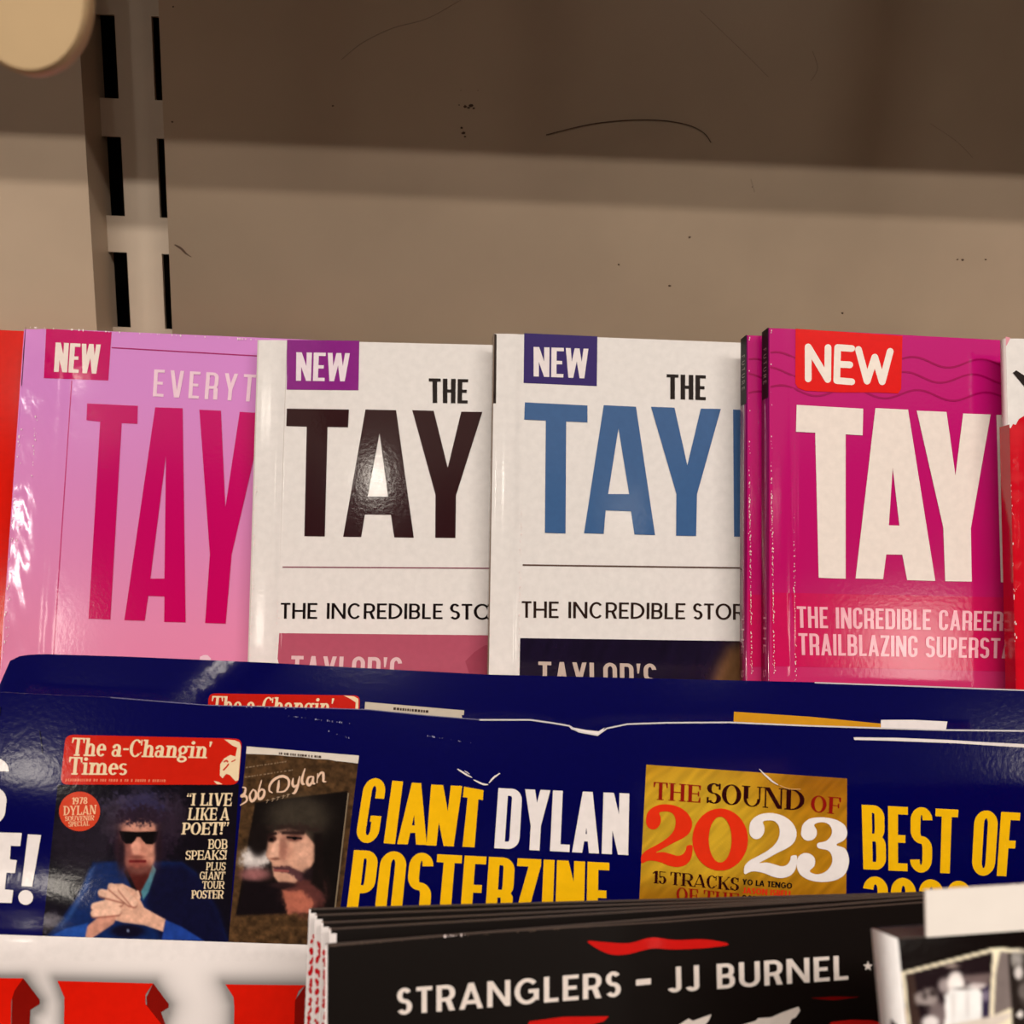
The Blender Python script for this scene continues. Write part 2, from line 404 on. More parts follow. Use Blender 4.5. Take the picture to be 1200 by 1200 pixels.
        L.append(arc(r, cu, r*.97, hu, ryu, tv, th, a1, 270)); L.append(arc(r, cl, r, hl, ryl, tv, th, -180+a1, 90))
        if sl: L += [rect(w-.10, .70, w-.03, 1.0), rect(.01, 0, .08, .30)]
    elif c == 'U':
        hy = .40; ry = min(hy, w/2) if not cond else min(hy, w/2)
        if sl:
            L += [rect(x0, .38, x0+tv, 1), rect(x1-ts, .38, x1, 1), arc((x0+x1)/2, .39, (x1-x0)/2, hy, hy, (tv+ts)/2, th, 180, 360), rect(0, 1-st, x0+tv+sl, 1), rect(x1-ts-sl, 1-st, w, 1)]
        else: L += [rect(0, ry-.01, tv, 1), rect(w-tv, ry-.01, w, 1), arc(w/2, ry-.01, w/2, ry, ry, tv, th, 180, 360)]
    elif c == 'J':
        r = w/2; L += [rect(w-tv, r-.01, w, 1), arc(r, r-.01, r, r, r, tv, th, 195, 360)]
    elif c == '1': L += [rect(w*.5, 0, w*.5+tv, 1), [(w*.5, 1), (w*.5, .84), (w*.1, .74), (w*.1, .82)]]; L += [rect(w*.5-sl, 0, w*.5+tv+sl, st)] if sl else []
    elif c == '2':
        r = w/2; L += [arc(r, .68, r, .33, min(.33, r*1.05), tv, th, -8, 172), [(0, th*.8), (tv*1.15, th*.8), (w, .64), (w-tv*.98, .66)], rect(0, 0, w, th)]
    elif c == '3':
        r = w/2; L += [arc(r, .73, r, .28, min(.28, r*1.05), tv, th, -90, 176), arc(r, .28, r, .29, min(.29, r*1.05), tv, th, -176, 90)]
    elif c == '5':
        L += [rect(.05, 1-th, w*.92, 1), rect(.05, .5, .05+ts, 1), arc(w/2, .31, w/2, .32, .32, tv, th, -165, 140)]
    elif c == '7': L += [rect(0, 1-th, w, 1), diag(w*.2, 0, w-tv, 1-th, tv)]
    elif c == '8': L += ring(w/2, .74, w*.46, .27, .27, tv*.9, th)+ring(w/2, .26, w/2, .27, .27, tv, th)
    elif c == '9': L += ring(w/2, .68, w/2, .33, .33, tv, th)+[arc(w/2, .5, w/2, .51, .51, tv, th, -120, 20)]
    else: raise KeyError(c)
    return max(w, tv), L
def lower(c, tv, th, sl, st):
    X = .70
    if c == 'i': return tv+2*sl, [rect(sl, 0, sl+tv, X), rect(0, 0, tv+2*sl, st), rect(0, X-st, sl+tv, X), dot(sl+tv*.5, .90, tv*.62)]
    if c in 'hn':
        w = .56+sl; H = 1.0 if c == 'h' else X
        return w, [rect(sl, 0, sl+tv, H), rect(0, 0, tv+2*sl, st), rect(0, H-st, sl+tv, H), rect(w-sl-tv, 0, w-sl, .46), rect(w-2*sl-tv, 0, w, st), arc((sl+w-sl)/2+.02, .44, (w-2*sl)/2-.02, X-.43, X-.43, tv, th*1.2, 0, 165)]
    if c == 'm':
        w = .88+sl; m = w/2
        L = [rect(sl, 0, sl+tv, X), rect(0, 0, tv+2*sl, st), rect(0, X-st, sl+tv, X)]
        for a, b in ((sl, m+tv*.5), (m-tv*.5, w-sl)):
            L += [rect(b-tv, 0, b, .46), rect(b-tv-sl, 0, b+sl, st), arc((a+b)/2+.02, .44, (b-a)/2-.02, X-.43, X-.43, tv, th*1.2, 0, 165)]
        return w, L
    if c == 'e': w = .5; return w, [arc(w/2, X/2, w/2, X/2+.01, X/2+.01, tv, th, 0, 318), rect(tv*.7, X/2-.02, w-.01, X/2+th*.8)]
    if c == 'a':
        w = .54; return w, [rect(w-.08-tv, 0, w-.08, .48), rect(w-.1, 0, w, st), arc((w-.08)/2, .46, (w-.08)/2, X-.45, X-.45, tv, th*1.2, 0, 150), dot(.10, .54, .085)]+ring(.20, .20, .20, .21, .21, tv*.8, th)
    if c == 'g':
        w = .56; return w, ring(.24, .46, .24, .25, .25, tv*.9, th)+[rect(.40, .60, w, .60+st*1.3)]+ring(.25, -.08, .26, .19, .19, tv*.8, th*1.3)+[rect(.06, .08, .2, .26)]
    if c == 's': w = .42; r = w/2; return w, [arc(r, .51, r, .20, .20, tv*.85, th, 35, 270), arc(r, .19, r, .20, .20, tv*.85, th, -150, 90)]
    raise KeyError(c)
FACES = dict(cond=dict(face='cond', tv=.14, th=.12), heavy=dict(face='cond', tv=.165, th=.115), geo=dict(face='geo', tv=.115, th=.105), geolight=dict(face='geo', tv=.09, th=.085), geobold=dict(face='geo', tv=.21, th=.17),
             serif=dict(face='serif', tv=.17, th=.055, thin=.06, sl=.07, st=.05), slab=dict(face='serif', tv=.20, th=.085, thin=.11, sl=.075, st=.085))
def layout(txt, font, gap=None, **kw):
    p = dict(FACES[font]); p.update(kw); g = gap if gap is not None else {'cond': .07, 'geo': .10, 'serif': .05}[p['face']]
    x = 0; L = []
    for i, ch in enumerate(txt):
        wd, P = glyph(ch, **p); L += [[(a+x, b) for a, b in q] for q in P]; x += wd+(g if i < len(txt)-1 else 0)
    return [[(a/x, b) for a, b in q] for q in L]

# ------------------------------------------------------------------ painters for printed photographs (numpy)
def fbm(x, y, s, oct=4, seed=0):
    v = 0; a = 1
    for o in range(oct):
        xi = x/s; yi = y/s; x0 = np.floor(xi); y0 = np.floor(yi); fx = xi-x0; fy = yi-y0; fx = fx*fx*(3-2*fx); fy = fy*fy*(3-2*fy)
        h = lambda i, j: np.modf(np.abs(np.sin(i*127.1+j*311.7+seed*17.3+o*5.1)*43758.5453))[0]
        v = v+a*((h(x0, y0)*(1-fx)+h(x0+1, y0)*fx)*(1-fy)+(h(x0, y0+1)*(1-fx)+h(x0+1, y0+1)*fx)*fy); a *= .5; s /= 2
    return v/2
def sm(d, e): return 1/(1+np.exp(np.clip(d/e*3, -40, 40)))
def in_poly(x, y, pts):
    pts = np.array(pts, float); n = len(pts); ins = np.zeros(x.shape, bool); dm = np.full(x.shape, 1e9)
    for i in range(n):
        a, b = pts[i], pts[(i+1) % n]
        c = ((a[1] > y) != (b[1] > y)) & (x < (b[0]-a[0])*(y-a[1])/(b[1]-a[1]+1e-12)+a[0]); ins ^= c
        t = np.clip(((x-a[0])*(b[0]-a[0])+(y-a[1])*(b[1]-a[1]))/((b-a)@(b-a)+1e-9), 0, 1)
        dm = np.minimum(dm, np.hypot(x-a[0]-t*(b[0]-a[0]), y-a[1]-t*(b[1]-a[1])))
    return np.where(ins, -dm, dm)
class Paint:
    def __init__(s, x, y, bg): s.x, s.y = x, y; s.c = np.tile(np.array(bg, float), (len(x), 1))
    def mix(s, a, col): s.c = s.c*(1-a[:, None])+np.array(col, float)*a[:, None]
    def ell(s, cx, cy, rx, ry, col, e=6, al=1.0, rough=0, sc=30, seed=1):
        d = (np.hypot((s.x-cx)/rx, (s.y-cy)/ry)-1)*min(rx, ry)
        if rough: d = d+rough*(fbm(s.x, s.y, sc, 4, seed)-.5)*2
        s.mix(sm(d, e)*al, col)
    def poly(s, pts, col, e=4, al=1.0, rough=0, sc=30, seed=1):
        d = in_poly(s.x, s.y, pts)
        if rough: d = d+rough*(fbm(s.x, s.y, sc, 4, seed)-.5)*2
        s.mix(sm(d, e)*al, col)
    def cap(s, x0, y0, x1, y1, r0, r1, col, e=4, al=1.0):
        t = np.clip(((s.x-x0)*(x1-x0)+(s.y-y0)*(y1-y0))/((x1-x0)**2+(y1-y0)**2), 0, 1)
        d = np.hypot(s.x-x0-t*(x1-x0), s.y-y0-t*(y1-y0))-(r0+(r1-r0)*t); s.mix(sm(d, e)*al, col)
    def noise(s, amp, sc, seed=3): s.c = np.clip(s.c*(1+amp*(fbm(s.x, s.y, sc, 4, seed)-.5)[:, None]*2), 0, 255)

# ------------------------------------------------------------------ magazines in general
def grid_u(W, nu):
    t = np.linspace(0, 1, nu+1); return W*(.35*t+.65*t**2) if nu > 4 else W*t
def sheet(mb, surf, W, mat, edge, nu=2, nv=2, th=.00025, top=None, left=None):
    """cover sheet with thickness; top(u) gives the height of its upper edge"""
    us = grid_u(W, nu) if top is None else np.linspace(0, W, nu+1); ts = np.linspace(0, 1, nv+1)**1.3
    U, T = np.meshgrid(us, ts); tp = top(U) if top else surf.H+0*U
    Vv = tp*(1-T); u = U.ravel(); v = Vv.ravel()
    fr = surf.P(u, v); bk = surf.P(u, v, -th); N = surf.normal(u, v); n = nu+1
    f = [(j*n+i, (j+1)*n+i, (j+1)*n+i+1, j*n+i+1) for j in range(nv) for i in range(nu)]
    mb.add(fr, f, mat, N, None, True); mb.add(bk, [tuple(reversed(q)) for q in f], edge, -N, None, True)
    rim = [(j, 0) for j in range(nv, 0, -1)]+[(0, i) for i in range(nu)]+[(j, nu) for j in range(nv)]+[(nv, i) for i in range(nu, 0, -1)]
    ids = [j*n+i for j, i in rim]; m = len(ids)
    v2 = [fr[k] for k in ids]+[bk[k] for k in ids]
    mb.add(v2, [(k, (k+1) % m, m+(k+1) % m, m+k) for k in range(m)], edge)
def magazine(name, label, cat, group, pose, anchor, y, W, T, ledge, cover, spine=None, disp=None, nu=2, nv=2, top=None, edge=None, draw=None, inset=.0012, paper=None):
    lean, yaw, roll = pose; U, V = axes(lean, yaw, roll); A = at(np.array(anchor[0]), np.array(anchor[1]), y)
    H = (A[2]-ledge)/V[2]; s = Surf(A, U, V, H, disp); s.W = W
    if callable(top): tf = top(s)
    else: tf = None
    root = thing(name, label, cat, s, group)
    mb = MB(); sheet(mb, s, W, cover, edge or PAPER, nu, nv, top=tf); pr = Print(s, mb)
    if draw: draw(pr, s)
    mb.build('front_cover', root)
    # page block (sits just behind the cover, follows its top edge) and back cover
    pb = MB()
    us2 = grid_u(W, nu) if tf is None else np.linspace(0, W, nu+1); us2[0] = .0006; us2[-1] = W-.0015; ts2 = np.linspace(0, 1, nv+1)**1.3; UU, TT = np.meshgrid(us2, ts2); VV = ((tf(UU) if tf else H+0*UU)-inset)*(1-TT)+.0005*TT
    P1 = s.P(UU.ravel(), VV.ravel(), -.0004); P2 = P1.copy(); P2[:, 1] = P1[:, 1]+T-.0006; m = nu+1
    f1 = [(j*m+i, (j+1)*m+i, (j+1)*m+i+1, j*m+i+1) for j in range(nv) for i in range(nu)]; K = len(P1)
    f2 = [tuple(K+x for x in reversed(t)) for t in f1]
    rim = [(j, 0) for j in range(nv, 0, -1)]+[(0, i) for i in range(nu)]+[(j, nu) for j in range(nv)]+[(nv, i) for i in range(nu, 0, -1)]
    ids = [j*m+i for j, i in rim]; r = len(ids); f3 = [(ids[k], ids[(k+1) % r], K+ids[(k+1) % r], K+ids[k]) for k in range(r)]
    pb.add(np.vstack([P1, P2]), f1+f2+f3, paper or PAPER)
    pb.build('page_block', root)
    if spine:
        sb = MB(); y0 = -float(disp(np.array([0.0]), np.array([H*.6]))[0]) if disp else 0.0; sb.box(-.0004, y0-.0001, 0, 0.0, y0+T+.0002, H, spine[0]); spr = Print(None, sb, lambda a, b, o: (np.stack([0*a-.0004-o, a, H-b], -1), np.tile([-1.0, 0, 0], (len(a), 1))))
        if spine[1]: spine[1](spr, T)
        sb.build('spine', root)
    bc = MB(); 
    if disp is None: bc.box(0, T-.0002, 0, W, T+.0002, H, cover if edge is None else edge); bc.build('back_cover', root)
    return root, s
def copy_tree(o, label, M, group=None):
    c = o.copy(); C.objects.link(c); c.matrix_world = M; c['label'] = label
    for ch in [x for x in o.children]:
        d = ch.copy(); C.objects.link(d); d.parent = c
    return c
def flecks(pr, a, b, n, mat, lay=6, spread=1.2, size=1.4):
    for _ in range(n):
        t = random.random(); x = a[0]+(b[0]-a[0])*t+random.gauss(0, spread); y = a[1]+(b[1]-a[1])*t; r = size*random.uniform(.3, 1.0); e = random.uniform(.8, 2.2)
        pr.poly([(x+r*math.cos(k)*random.uniform(.6, 1), y+e*r*math.sin(k)) for k in np.linspace(0, 6.283, 7)[:-1]], mat, lay)
R = math.radians
FLECK = ink((238, 222, 220), .5)

# ------------------------------------------------------------------ the setting: back panels, upright, shelf above, rack steps
WY = .345
def px_x(px, py, y): return float(at(np.array(px), np.array(py), y)[0])
PANEL = plain('cream_enamel', (184, 162, 139), .42, 40, .10, .07, .4, .0006)
UPR = plain('upright_enamel', (196, 178, 158), .5, 120, .08, .05)
DARK = plain('slot_shade', (16, 10, 8), .9)  # near-black backing: shade inside the slots put into the colour
def struct(mb, name):
    o = mb.build(name); o['kind'] = 'structure'; return o
xr = px_x(196.5, 260, WY); xl = px_x(104, 230, WY)
b = MB(); b.box(xr, WY, 1.05, .62, WY+.010, 2.3, PANEL)
wall = Surf(np.array([0, WY, 1.5]), np.array([1.0, 0, 0]), np.array([0, 0, 1.0]), .5)
def wmap(x, y, off):
    p = at(x, y, WY); p[:, 1] -= off; return p, np.tile([0, -1.0, 0], (len(x), 1))
wp = Print(None, b, wmap); SP = plain('dirt_specks', (74, 52, 38), .9)
for cx, cy, r in ((545, 125, 2.8), (549, 126.5, 2), (552, 124, 3), (555, 127, 1.6), (538, 123, 1), (541, 150, 2), (543, 156, 2.6), (545, 160, 1.5), (540, 106, .8), (560, 106, .8), (808, 278, 1.6), (785, 335, 1.8), (725, 310, 1.4), (987, 367, 1.5), (1122, 304, 1.5), (1155, 304, 1.5), (1128, 304.5, 2), (203, 8, 1.2), (202, 143, 1.5), (390, 124, 1.4), (882, 219, 1.2)):
    wp.poly([(cx+r*random.uniform(.7, 1.2)*math.cos(a), cy+r*.7*random.uniform(.6, 1.2)*math.sin(a)) for a in np.linspace(0, 6.283, 9)[:-1]], SP, 1)
wp.stroke([(205, 287), (212, 291), (218, 297), (224, 301)], lambda t: .6+2.0*math.sin(math.pi*min(1, t+.1)), SP, 1)
SCR = plain('faint_scratch', (150, 130, 110), .7)
wp.stroke([(400, 70), (425, 50), (460, 33), (500, 22), (540, 0)], .5, SCR, 1); wp.stroke([(820, 12), (870, 60), (900, 90)], .4, SCR, 1); wp.stroke([(952, 60), (958, 80), (950, 95)], .5, SCR, 1)
wp.stroke([(1090, 145), (1120, 165), (1140, 185)], .4, SCR, 1); wp.stroke([(880, 210), (884, 225)], 1, SCR, 1)
struct(b, 'wall_right')
b = MB(); b.box(-.62, WY, 1.05, xl, WY+.018, 2.3, PANEL); struct(b, 'wall_left')
# upright with two columns of slots
UY = WY+.0135
b = MB(); Z0, Z1 = 1.05, 2.3
sx0, sx1 = px_x(121.5, 206, UY), px_x(144, 206, UY); sx2 = px_x(185.5, 206, UY); sx3 = sx2+(sx1-sx0)
zt = [float(at(np.array(127), np.array(q), UY)[2]) for q in (17, 115, 158, 253, 295)]
pitch = (zt[0]-zt[4])/2; sh = zt[0]-zt[1]
def plate(x0, x1, z0, z1): b.box(x0, UY, z0, x1, UY+.0015, z1, UPR)
plate(xl-.015, sx0, Z0, Z1); plate(sx1, sx2, Z0, Z1); plate(sx3, sx3+.015, Z0, Z1)
z = zt[0]+pitch*14
while z > Z0+pitch:
    zb = z-sh; zn = z-pitch
    if z < Z1: plate(sx0, sx1, max(zn, Z0), zb); plate(sx2, sx3, max(zn, Z0), zb)
    z = zn
b.box(xl-.015, UY+.0015, Z0, xl-.0135, UY+.03, Z1, UPR); b.box(sx3+.0135, UY+.0015, Z0, sx3+.015, UY+.03, Z1, UPR)
b.box(xl-.015, UY+.03, Z0, sx3+.015, UY+.0315, Z1, DARK)
tag(b.build('slotted_upright'), 'cream slotted steel upright with black slots between the two back panels', 'shelf upright')
# the shelf above (out of frame) whose front edge shades the upper panel
b = MB(); b.box(-.62, .11, 1.75, .62, WY, 1.775, PANEL); struct(b, 'trim_1')
# stepped bottom of the rack behind the magazines
L1, L2, L3, L4 = 1.215, 1.10, 1.05, 1.03
b = MB()
b.box(-.62, .185, 1.0, .62, .345, L1, PANEL); b.box(-.62, .085, 1.0, .62, .185, L2, PANEL); b.box(-.62, .02, 1.0, .62, .085, L3, PANEL); b.box(-.62, -.06, 1.0, .62, .02, L4, PANEL)
struct(b, 'trim_2')
# long curved hair on the panel
hair = MB(); HM = plain('hair', (84, 60, 44), .6)
hp = [at(np.array(x), np.array(y), WY-.0004) for x, y in cat_rom([(640, 158), (680, 148), (710, 143), (745, 140.5), (780, 141.5), (808, 147), (825, 156), (833, 167)], 6)]
for i in range(len(hp)-1):
    pass
def tubemesh(mb, pts, r, m, n=6):
    V = []; Fc = []
    for i, p in enumerate(pts):
        d = pts[min(i+1, len(pts)-1)]-pts[max(i-1, 0)]; d = d/np.linalg.norm(d); a = np.cross(d, [0, 1, 0]); a /= np.linalg.norm(a); c = np.cross(d, a)
        V += [p+r*(a*math.cos(t)+c*math.sin(t)) for t in np.linspace(0, 2*math.pi, n+1)[:-1]]
    for i in range(len(pts)-1):
        for k in range(n): Fc.append((i*n+k, i*n+(k+1) % n, (i+1)*n+(k+1) % n, (i+1)*n+k))
    mb.add(V, Fc, m)
tubemesh(hair, hp, .00014, HM)
tag(hair.build('hair_strand'), 'long thin curved dark hair stuck on the cream back panel', 'hair')

# ------------------------------------------------------------------ upper row: glossy paperbacks fanned out, left to right
UP = 'glossy magazines fanned along the back panel'
LEAN = R(18.99); TH = .0045
WHITEC = ink(WHITE)
def wave(a=.0003):
    return None
def cover_red(pr, s): pass
magazine('magazine', 'plain red magazine at the left edge, tucked behind the pink one', 'magazine', UP, (LEAN, R(4.0), R(-.4)), (-300, 374), .322, .185, TH, L1, ink((214, 22, 8)), (ink((214, 22, 8)), None))

# 1 pink / lilac magazine
PK = graded('pink_lilac_cover', [(0, (226, 132, 164)), (.45, (226, 138, 178)), (.8, (214, 138, 208)), (1, (212, 138, 210))], 'Z', .08, .30)
MAG = ink((190, 0, 92)); MAGT = graded('magenta_title', [(0, (196, 0, 74)), (1, (196, 0, 110))], 'Z', .1, .3)
def curl1(u, v):   # spine hinge, cover rolls back towards the spine; soft dent near the foot
    return -.18*.0018*np.log1p(np.exp((.0095-u)/.0018))*(1+.12*np.sin(v*160)+.06*np.sin(v*430+2))-.00010*np.exp(-((u-.0140+(.3-v)*.004)/.0011)**2)+.0003*np.exp(-((u-.019)/.012)**2-((v-.262)/.012)**2)+.0012*np.exp(-((u-.012)/.02)**2-((v-.125)/.02)**2)+.00004*np.sin(v*900+np.sin(u*700)*2)*np.exp(-(u/.012)**2)
def draw1(pr, s):
    c = pr.crop(0, 370, 2.857)
    c.poly([(74, 38), (87, 38), (74, 235), (58, 235)], ink((74, 10, 52)), 1)
    c.poly([(155, 44), (374, 55), (363, 217), (147, 209)], ink((196, 0, 98)), 1)
    c.text('NEW', [(187, 90), (338, 97), (331, 195), (181, 188)], ink((240, 222, 214)), 2, 'heavy', gap=.045)
    c.poly([(374, 105), (950, 138), (950, 142), (374, 109)], ink((160, 24, 96)), 1)
    c.poly([(239, 217), (242, 217), (181, 1140), (177, 1140)], ink((196, 60, 120)), 1)
    c.text('EVERYT', [(517, 180), (858, 198), (850, 288), (512, 270)], ink((240, 205, 222)), 2, 'cond', tv=.125, th=.105, gap=.19)
    c.poly([(292, 294), (462, 302), (460, 362), (408, 360), (370, 1017), (297, 1014), (336, 355), (290, 350)], MAGT, 2)
    c.poly([[(520, 307), (612, 310), (622, 1027), (550, 1025), (551, 940), (497, 938), (485, 1021), (417, 1019)], [(556, 470), (504, 880), (551, 880)]], MAGT, 2)
    c.poly([(668, 315), (740, 318), (755, 640), (803, 322), (885, 327), (776, 800), (756, 1031), (687, 1029), (703, 800)], MAGT, 2)
    c.poly([(670, 1142), (682, 1136), (695, 1136), (706, 1146), (706, 1160), (668, 1160)], ink((235, 200, 215)), 2)
    flecks(pr, (44, 470), (38, 560), 18, FLECK, 4, .8, .9); flecks(pr, (30, 383.5), (300, 398.5), 40, FLECK, 4, .8, 1.0); flecks(pr, (303, 560), (294, 770), 60, FLECK, 4, .5, .8)
    flecks(pr, (20, 500), (2, 770), 90, FLECK, 4, 4, 1.1)
magazine('magazine', 'pink and lilac magazine with tall magenta capital letters', 'magazine', UP, (LEAN, R(3.96), R(-.38)), (27, 384), .318, .185, TH, L1, PK, (PK, None), curl1, 60, 60, draw=draw1)

# 2 white magazine, dark title
def hinge(u, v): return -.0005*np.exp(-(u/.004)**2)-.00025*np.exp(-((u-.0082)/.0006)**2)+.0003*np.exp(-((u-.037)/.02)**2-((v-.235)/.03)**2)
BLK = ink((22, 14, 16)); DK = ink((44, 14, 20)); LINE = ink((140, 82, 98))
def draw2(pr, s):
    c = pr.crop(280, 370, 2.791)
    c.poly([(157, 79), (394, 82), (391, 244), (156, 242)], ink((136, 34, 132)), 1)
    c.text('NEW', [(188, 120), (363, 123), (356, 215), (187, 213)], ink((238, 222, 230)), 2, 'heavy', tv=.15, gap=.055)
    c.text('THE', [(621, 205), (750, 208), (748, 287), (622, 285)], BLK, 2, 'cond', tv=.155, th=.125, gap=.07)
    c.poly([(157, 304), (360, 307), (357, 365), (290, 364), (281, 722), (214, 721), (222, 363), (155, 361)], DK, 2)
    c.poly([[(414, 307), (514, 309), (572, 726), (508, 725), (497, 651), (412, 650), (400, 724), (341, 723)], [(460, 385), (421, 592), (488, 592)]], DK, 2)
    c.poly([(567, 309), (637, 311), (683, 498), (727, 314), (796, 315), (710, 588), (708, 727), (642, 726), (643, 586)], DK, 2)
    c.poly([(143, 820), (1000, 825), (1000, 829), (143, 824)], LINE, 2)
    c.text('THE INCREDIBLE', [(137, 939), (667, 942), (666, 992), (136, 991)], BLK, 2, 'geo', tv=.135, th=.12); c.text('STO', [(690, 942), (823, 943), (823, 994), (690, 993)], BLK, 2, 'geo', tv=.135, th=.12, gap=.07)
    c.poly([(132, 1038), (1100, 1048), (1100, 1330), (112, 1330)], ink((178, 84, 106)), 1)
    c.text("TAYLOR'S", [(172, 1112), (535, 1118), (530, 1222), (166, 1215)], ink((226, 190, 194)), 2, 'cond', tv=.135, th=.11, gap=.09)
    c.poly([(740, 1130), (770, 1100), (800, 1080), (880, 1050), (880, 1300), (780, 1300), (760, 1190)], ink((160, 66, 88)), 2)
    c.poly([(156.5, 80), (158, 80), (124, 1130), (122, 1130)], ink((205, 196, 190)), 1)
    flecks(pr, (301, 560), (293, 772), 80, FLECK, 4, .7, .9); flecks(pr, (326, 700), (323, 772), 25, FLECK, 4, .6, .8)
magazine('magazine', 'white magazine with near-black capital letters and purple NEW box', 'magazine', UP, (LEAN, R(3.49), R(.81)), (303, 398), .314, .185, TH, L1, WHITEC, (ink((210, 200, 194)), None), hinge, 50, 30, draw=draw2)

# 3 white magazine, blue title
def hinge3(u, v): return -.0005*np.exp(-(u/.003)**2)-.00025*np.exp(-((u-.0083)/.0006)**2)+.0003*np.exp(-((u-.045)/.02)**2-((v-.19)/.03)**2)
BLUE = ink((62, 98, 146))
def draw3(pr, s):
    c = pr.crop(560, 370, 2.727)
    c.poly([(50, 58), (60, 60), (58, 280), (47, 280)], ink((40, 26, 22)), 1)
    c.poly([(148, 56), (382, 66), (380, 225), (146, 215)], ink((50, 34, 104)), 1)
    c.text('NEW', [(178, 100), (353, 106), (350, 201), (178, 194)], ink((236, 226, 226)), 2, 'heavy', tv=.15, gap=.055)
    c.text('THE', [(603, 187), (728, 191), (728, 270), (603, 266)], BLK, 2, 'cond', tv=.155, th=.125, gap=.07)
    c.poly([(150, 277), (350, 287), (350, 341), (282, 338), (280, 696), (214, 694), (217, 335), (148, 332)], BLUE, 2)
    c.poly([[(402, 286), (505, 291), (566, 701), (500, 699), (489, 625), (408, 622), (402, 697), (339, 695)], [(449, 360), (416, 570), (483, 570)]], BLUE, 2)
    c.poly([(553, 291), (628, 294), (669, 478), (712, 297), (776, 298), (700, 570), (697, 704), (633, 703), (634, 570)], BLUE, 2)
    c.poly([(815, 300), (882, 303), (884, 640), (980, 645), (980, 710), (818, 706)], BLUE, 2)
    c.poly([(143, 794), (1000, 806), (1000, 811), (143, 799)], ink((92, 70, 62)), 2)
    c.text('THE INCREDIBLE', [(140, 912), (663, 919), (662, 970), (140, 965)], ink((44, 30, 26)), 2, 'geo', tv=.135, th=.12); c.text('STOR', [(687, 919), (852, 921), (852, 972), (687, 970)], ink((44, 30, 26)), 2, 'geo', tv=.135, th=.12, gap=.07)
    c.image([(135, 1030), (1000, 1042), (1000, 1330), (130, 1330)], 90, 40, lambda x, y: tay_photo(x, y), 1)
    c.text("TAYLOR'S", [(193, 1105), (570, 1113), (572, 1212), (193, 1205)], ink((196, 176, 164)), 2, 'cond', tv=.135, th=.11, gap=.09)
    flecks(pr, (576, 480), (574, 785), 50, FLECK, 4, .6, .8); flecks(pr, (611, 600), (607, 790), 60, FLECK, 4, .5, .8)
def tay_photo(x, y):
    p = Paint(x, y, (24, 16, 40)); p.poly([(740, 1200), (770, 1110), (800, 1060), (860, 1035), (1000, 1040), (1000, 1330), (700, 1330)], (120, 84, 54), 30)
    p.c *= (.75+.5*fbm(x*1.6+y*.6, y*.25, 22, 3))[:, None]; return p.c
magazine('magazine', 'white magazine with slate blue capital letters and navy NEW box', 'magazine', UP, (LEAN, R(5.24), R(-.18)), (579.5, 390.5), .310, .185, TH, L1, WHITEC, (ink((120, 104, 92)), None), hinge3, 50, 30, draw=draw3)

# 4 two copies of the hot pink magazine
HOT = graded('hot_pink_cover', [(0, (204, 78, 112)), (.25, (200, 60, 108)), (.55, (188, 14, 100)), (1, (192, 14, 120))], 'Z', .11, .30)  # paler, duller lower part: gloss reflection put into the cover colour
BAND = ink((200, 20, 86)); PINKT = ink((240, 176, 190)); WAVE = ink((160, 0, 86))
def draw4(pr, s):
    c = pr.crop(850, 370, 2.667)
    box = [(219, 41), (553, 63), (549, 228), (540, 243), (470, 240), (360, 240), (250, 235), (226, 226), (218, 212)]
    for k, (y0, dx) in enumerate(((140, 0), (188, 25), (243, -15))):
        pts = [(x, y0+(x-145)*.035-12+15*math.sin((x+dx)/34.0)) for x in range(143, 1000, 14)]
        c.stroke(pts, 6, WAVE, 1, False)
    c.poly(box, ink((226, 10, 12)), 2)
    wt = ink((244, 232, 222))
    for st in ([(258, 198), (258, 98), (319, 200), (320, 100)], [(394, 103), (350, 100), (347, 203), (394, 207)], [(350, 152), (388, 154)], [(415, 106), (442, 205), (466, 130), (489, 207), (514, 112)]): c.stroke(st, 21, wt, 3, False)
    tw = ink((238, 226, 218))
    c.poly([(222, 279), (430, 291), (428, 374), (375, 371), (375, 822), (291, 819), (280, 366), (220, 363)], tw, 3)
    c.poly([[(468, 289), (570, 294), (655, 829), (567, 826), (552, 747), (502, 746), (492, 823), (406, 821)], [(522, 475), (510, 655), (543, 656)]], tw, 3)
    c.poly([(597, 297), (690, 301), (718, 500), (742, 306), (828, 309), (766, 665), (769, 831), (686, 830), (680, 662)], tw, 3)
    c.poly([(846, 310), (930, 314), (935, 740), (1040, 745), (1040, 840), (860, 833)], tw, 3)
    c.poly([(142, 865), (1150, 886), (1150, 1118), (148, 1095)], BAND, 1)
    c.text('THE INCREDIBLE CAREER', [(222, 908), (868, 925), (866, 985), (224, 975)], PINKT, 3, 'cond', gap=.075)
    c.text('TRAILBLAZING SUPERSTA', [(227, 992), (897, 1009), (895, 1071), (229, 1060)], PINKT, 3, 'cond', gap=.075)
    flecks(pr, (903.5, 560), (907, 790), 140, FLECK, 4, .5, .7); flecks(pr, (930, 600), (932, 800), 50, FLECK, 4, .6, .7); flecks(pr, (903, 385), (904, 560), 12, FLECK, 4, .4, .7)
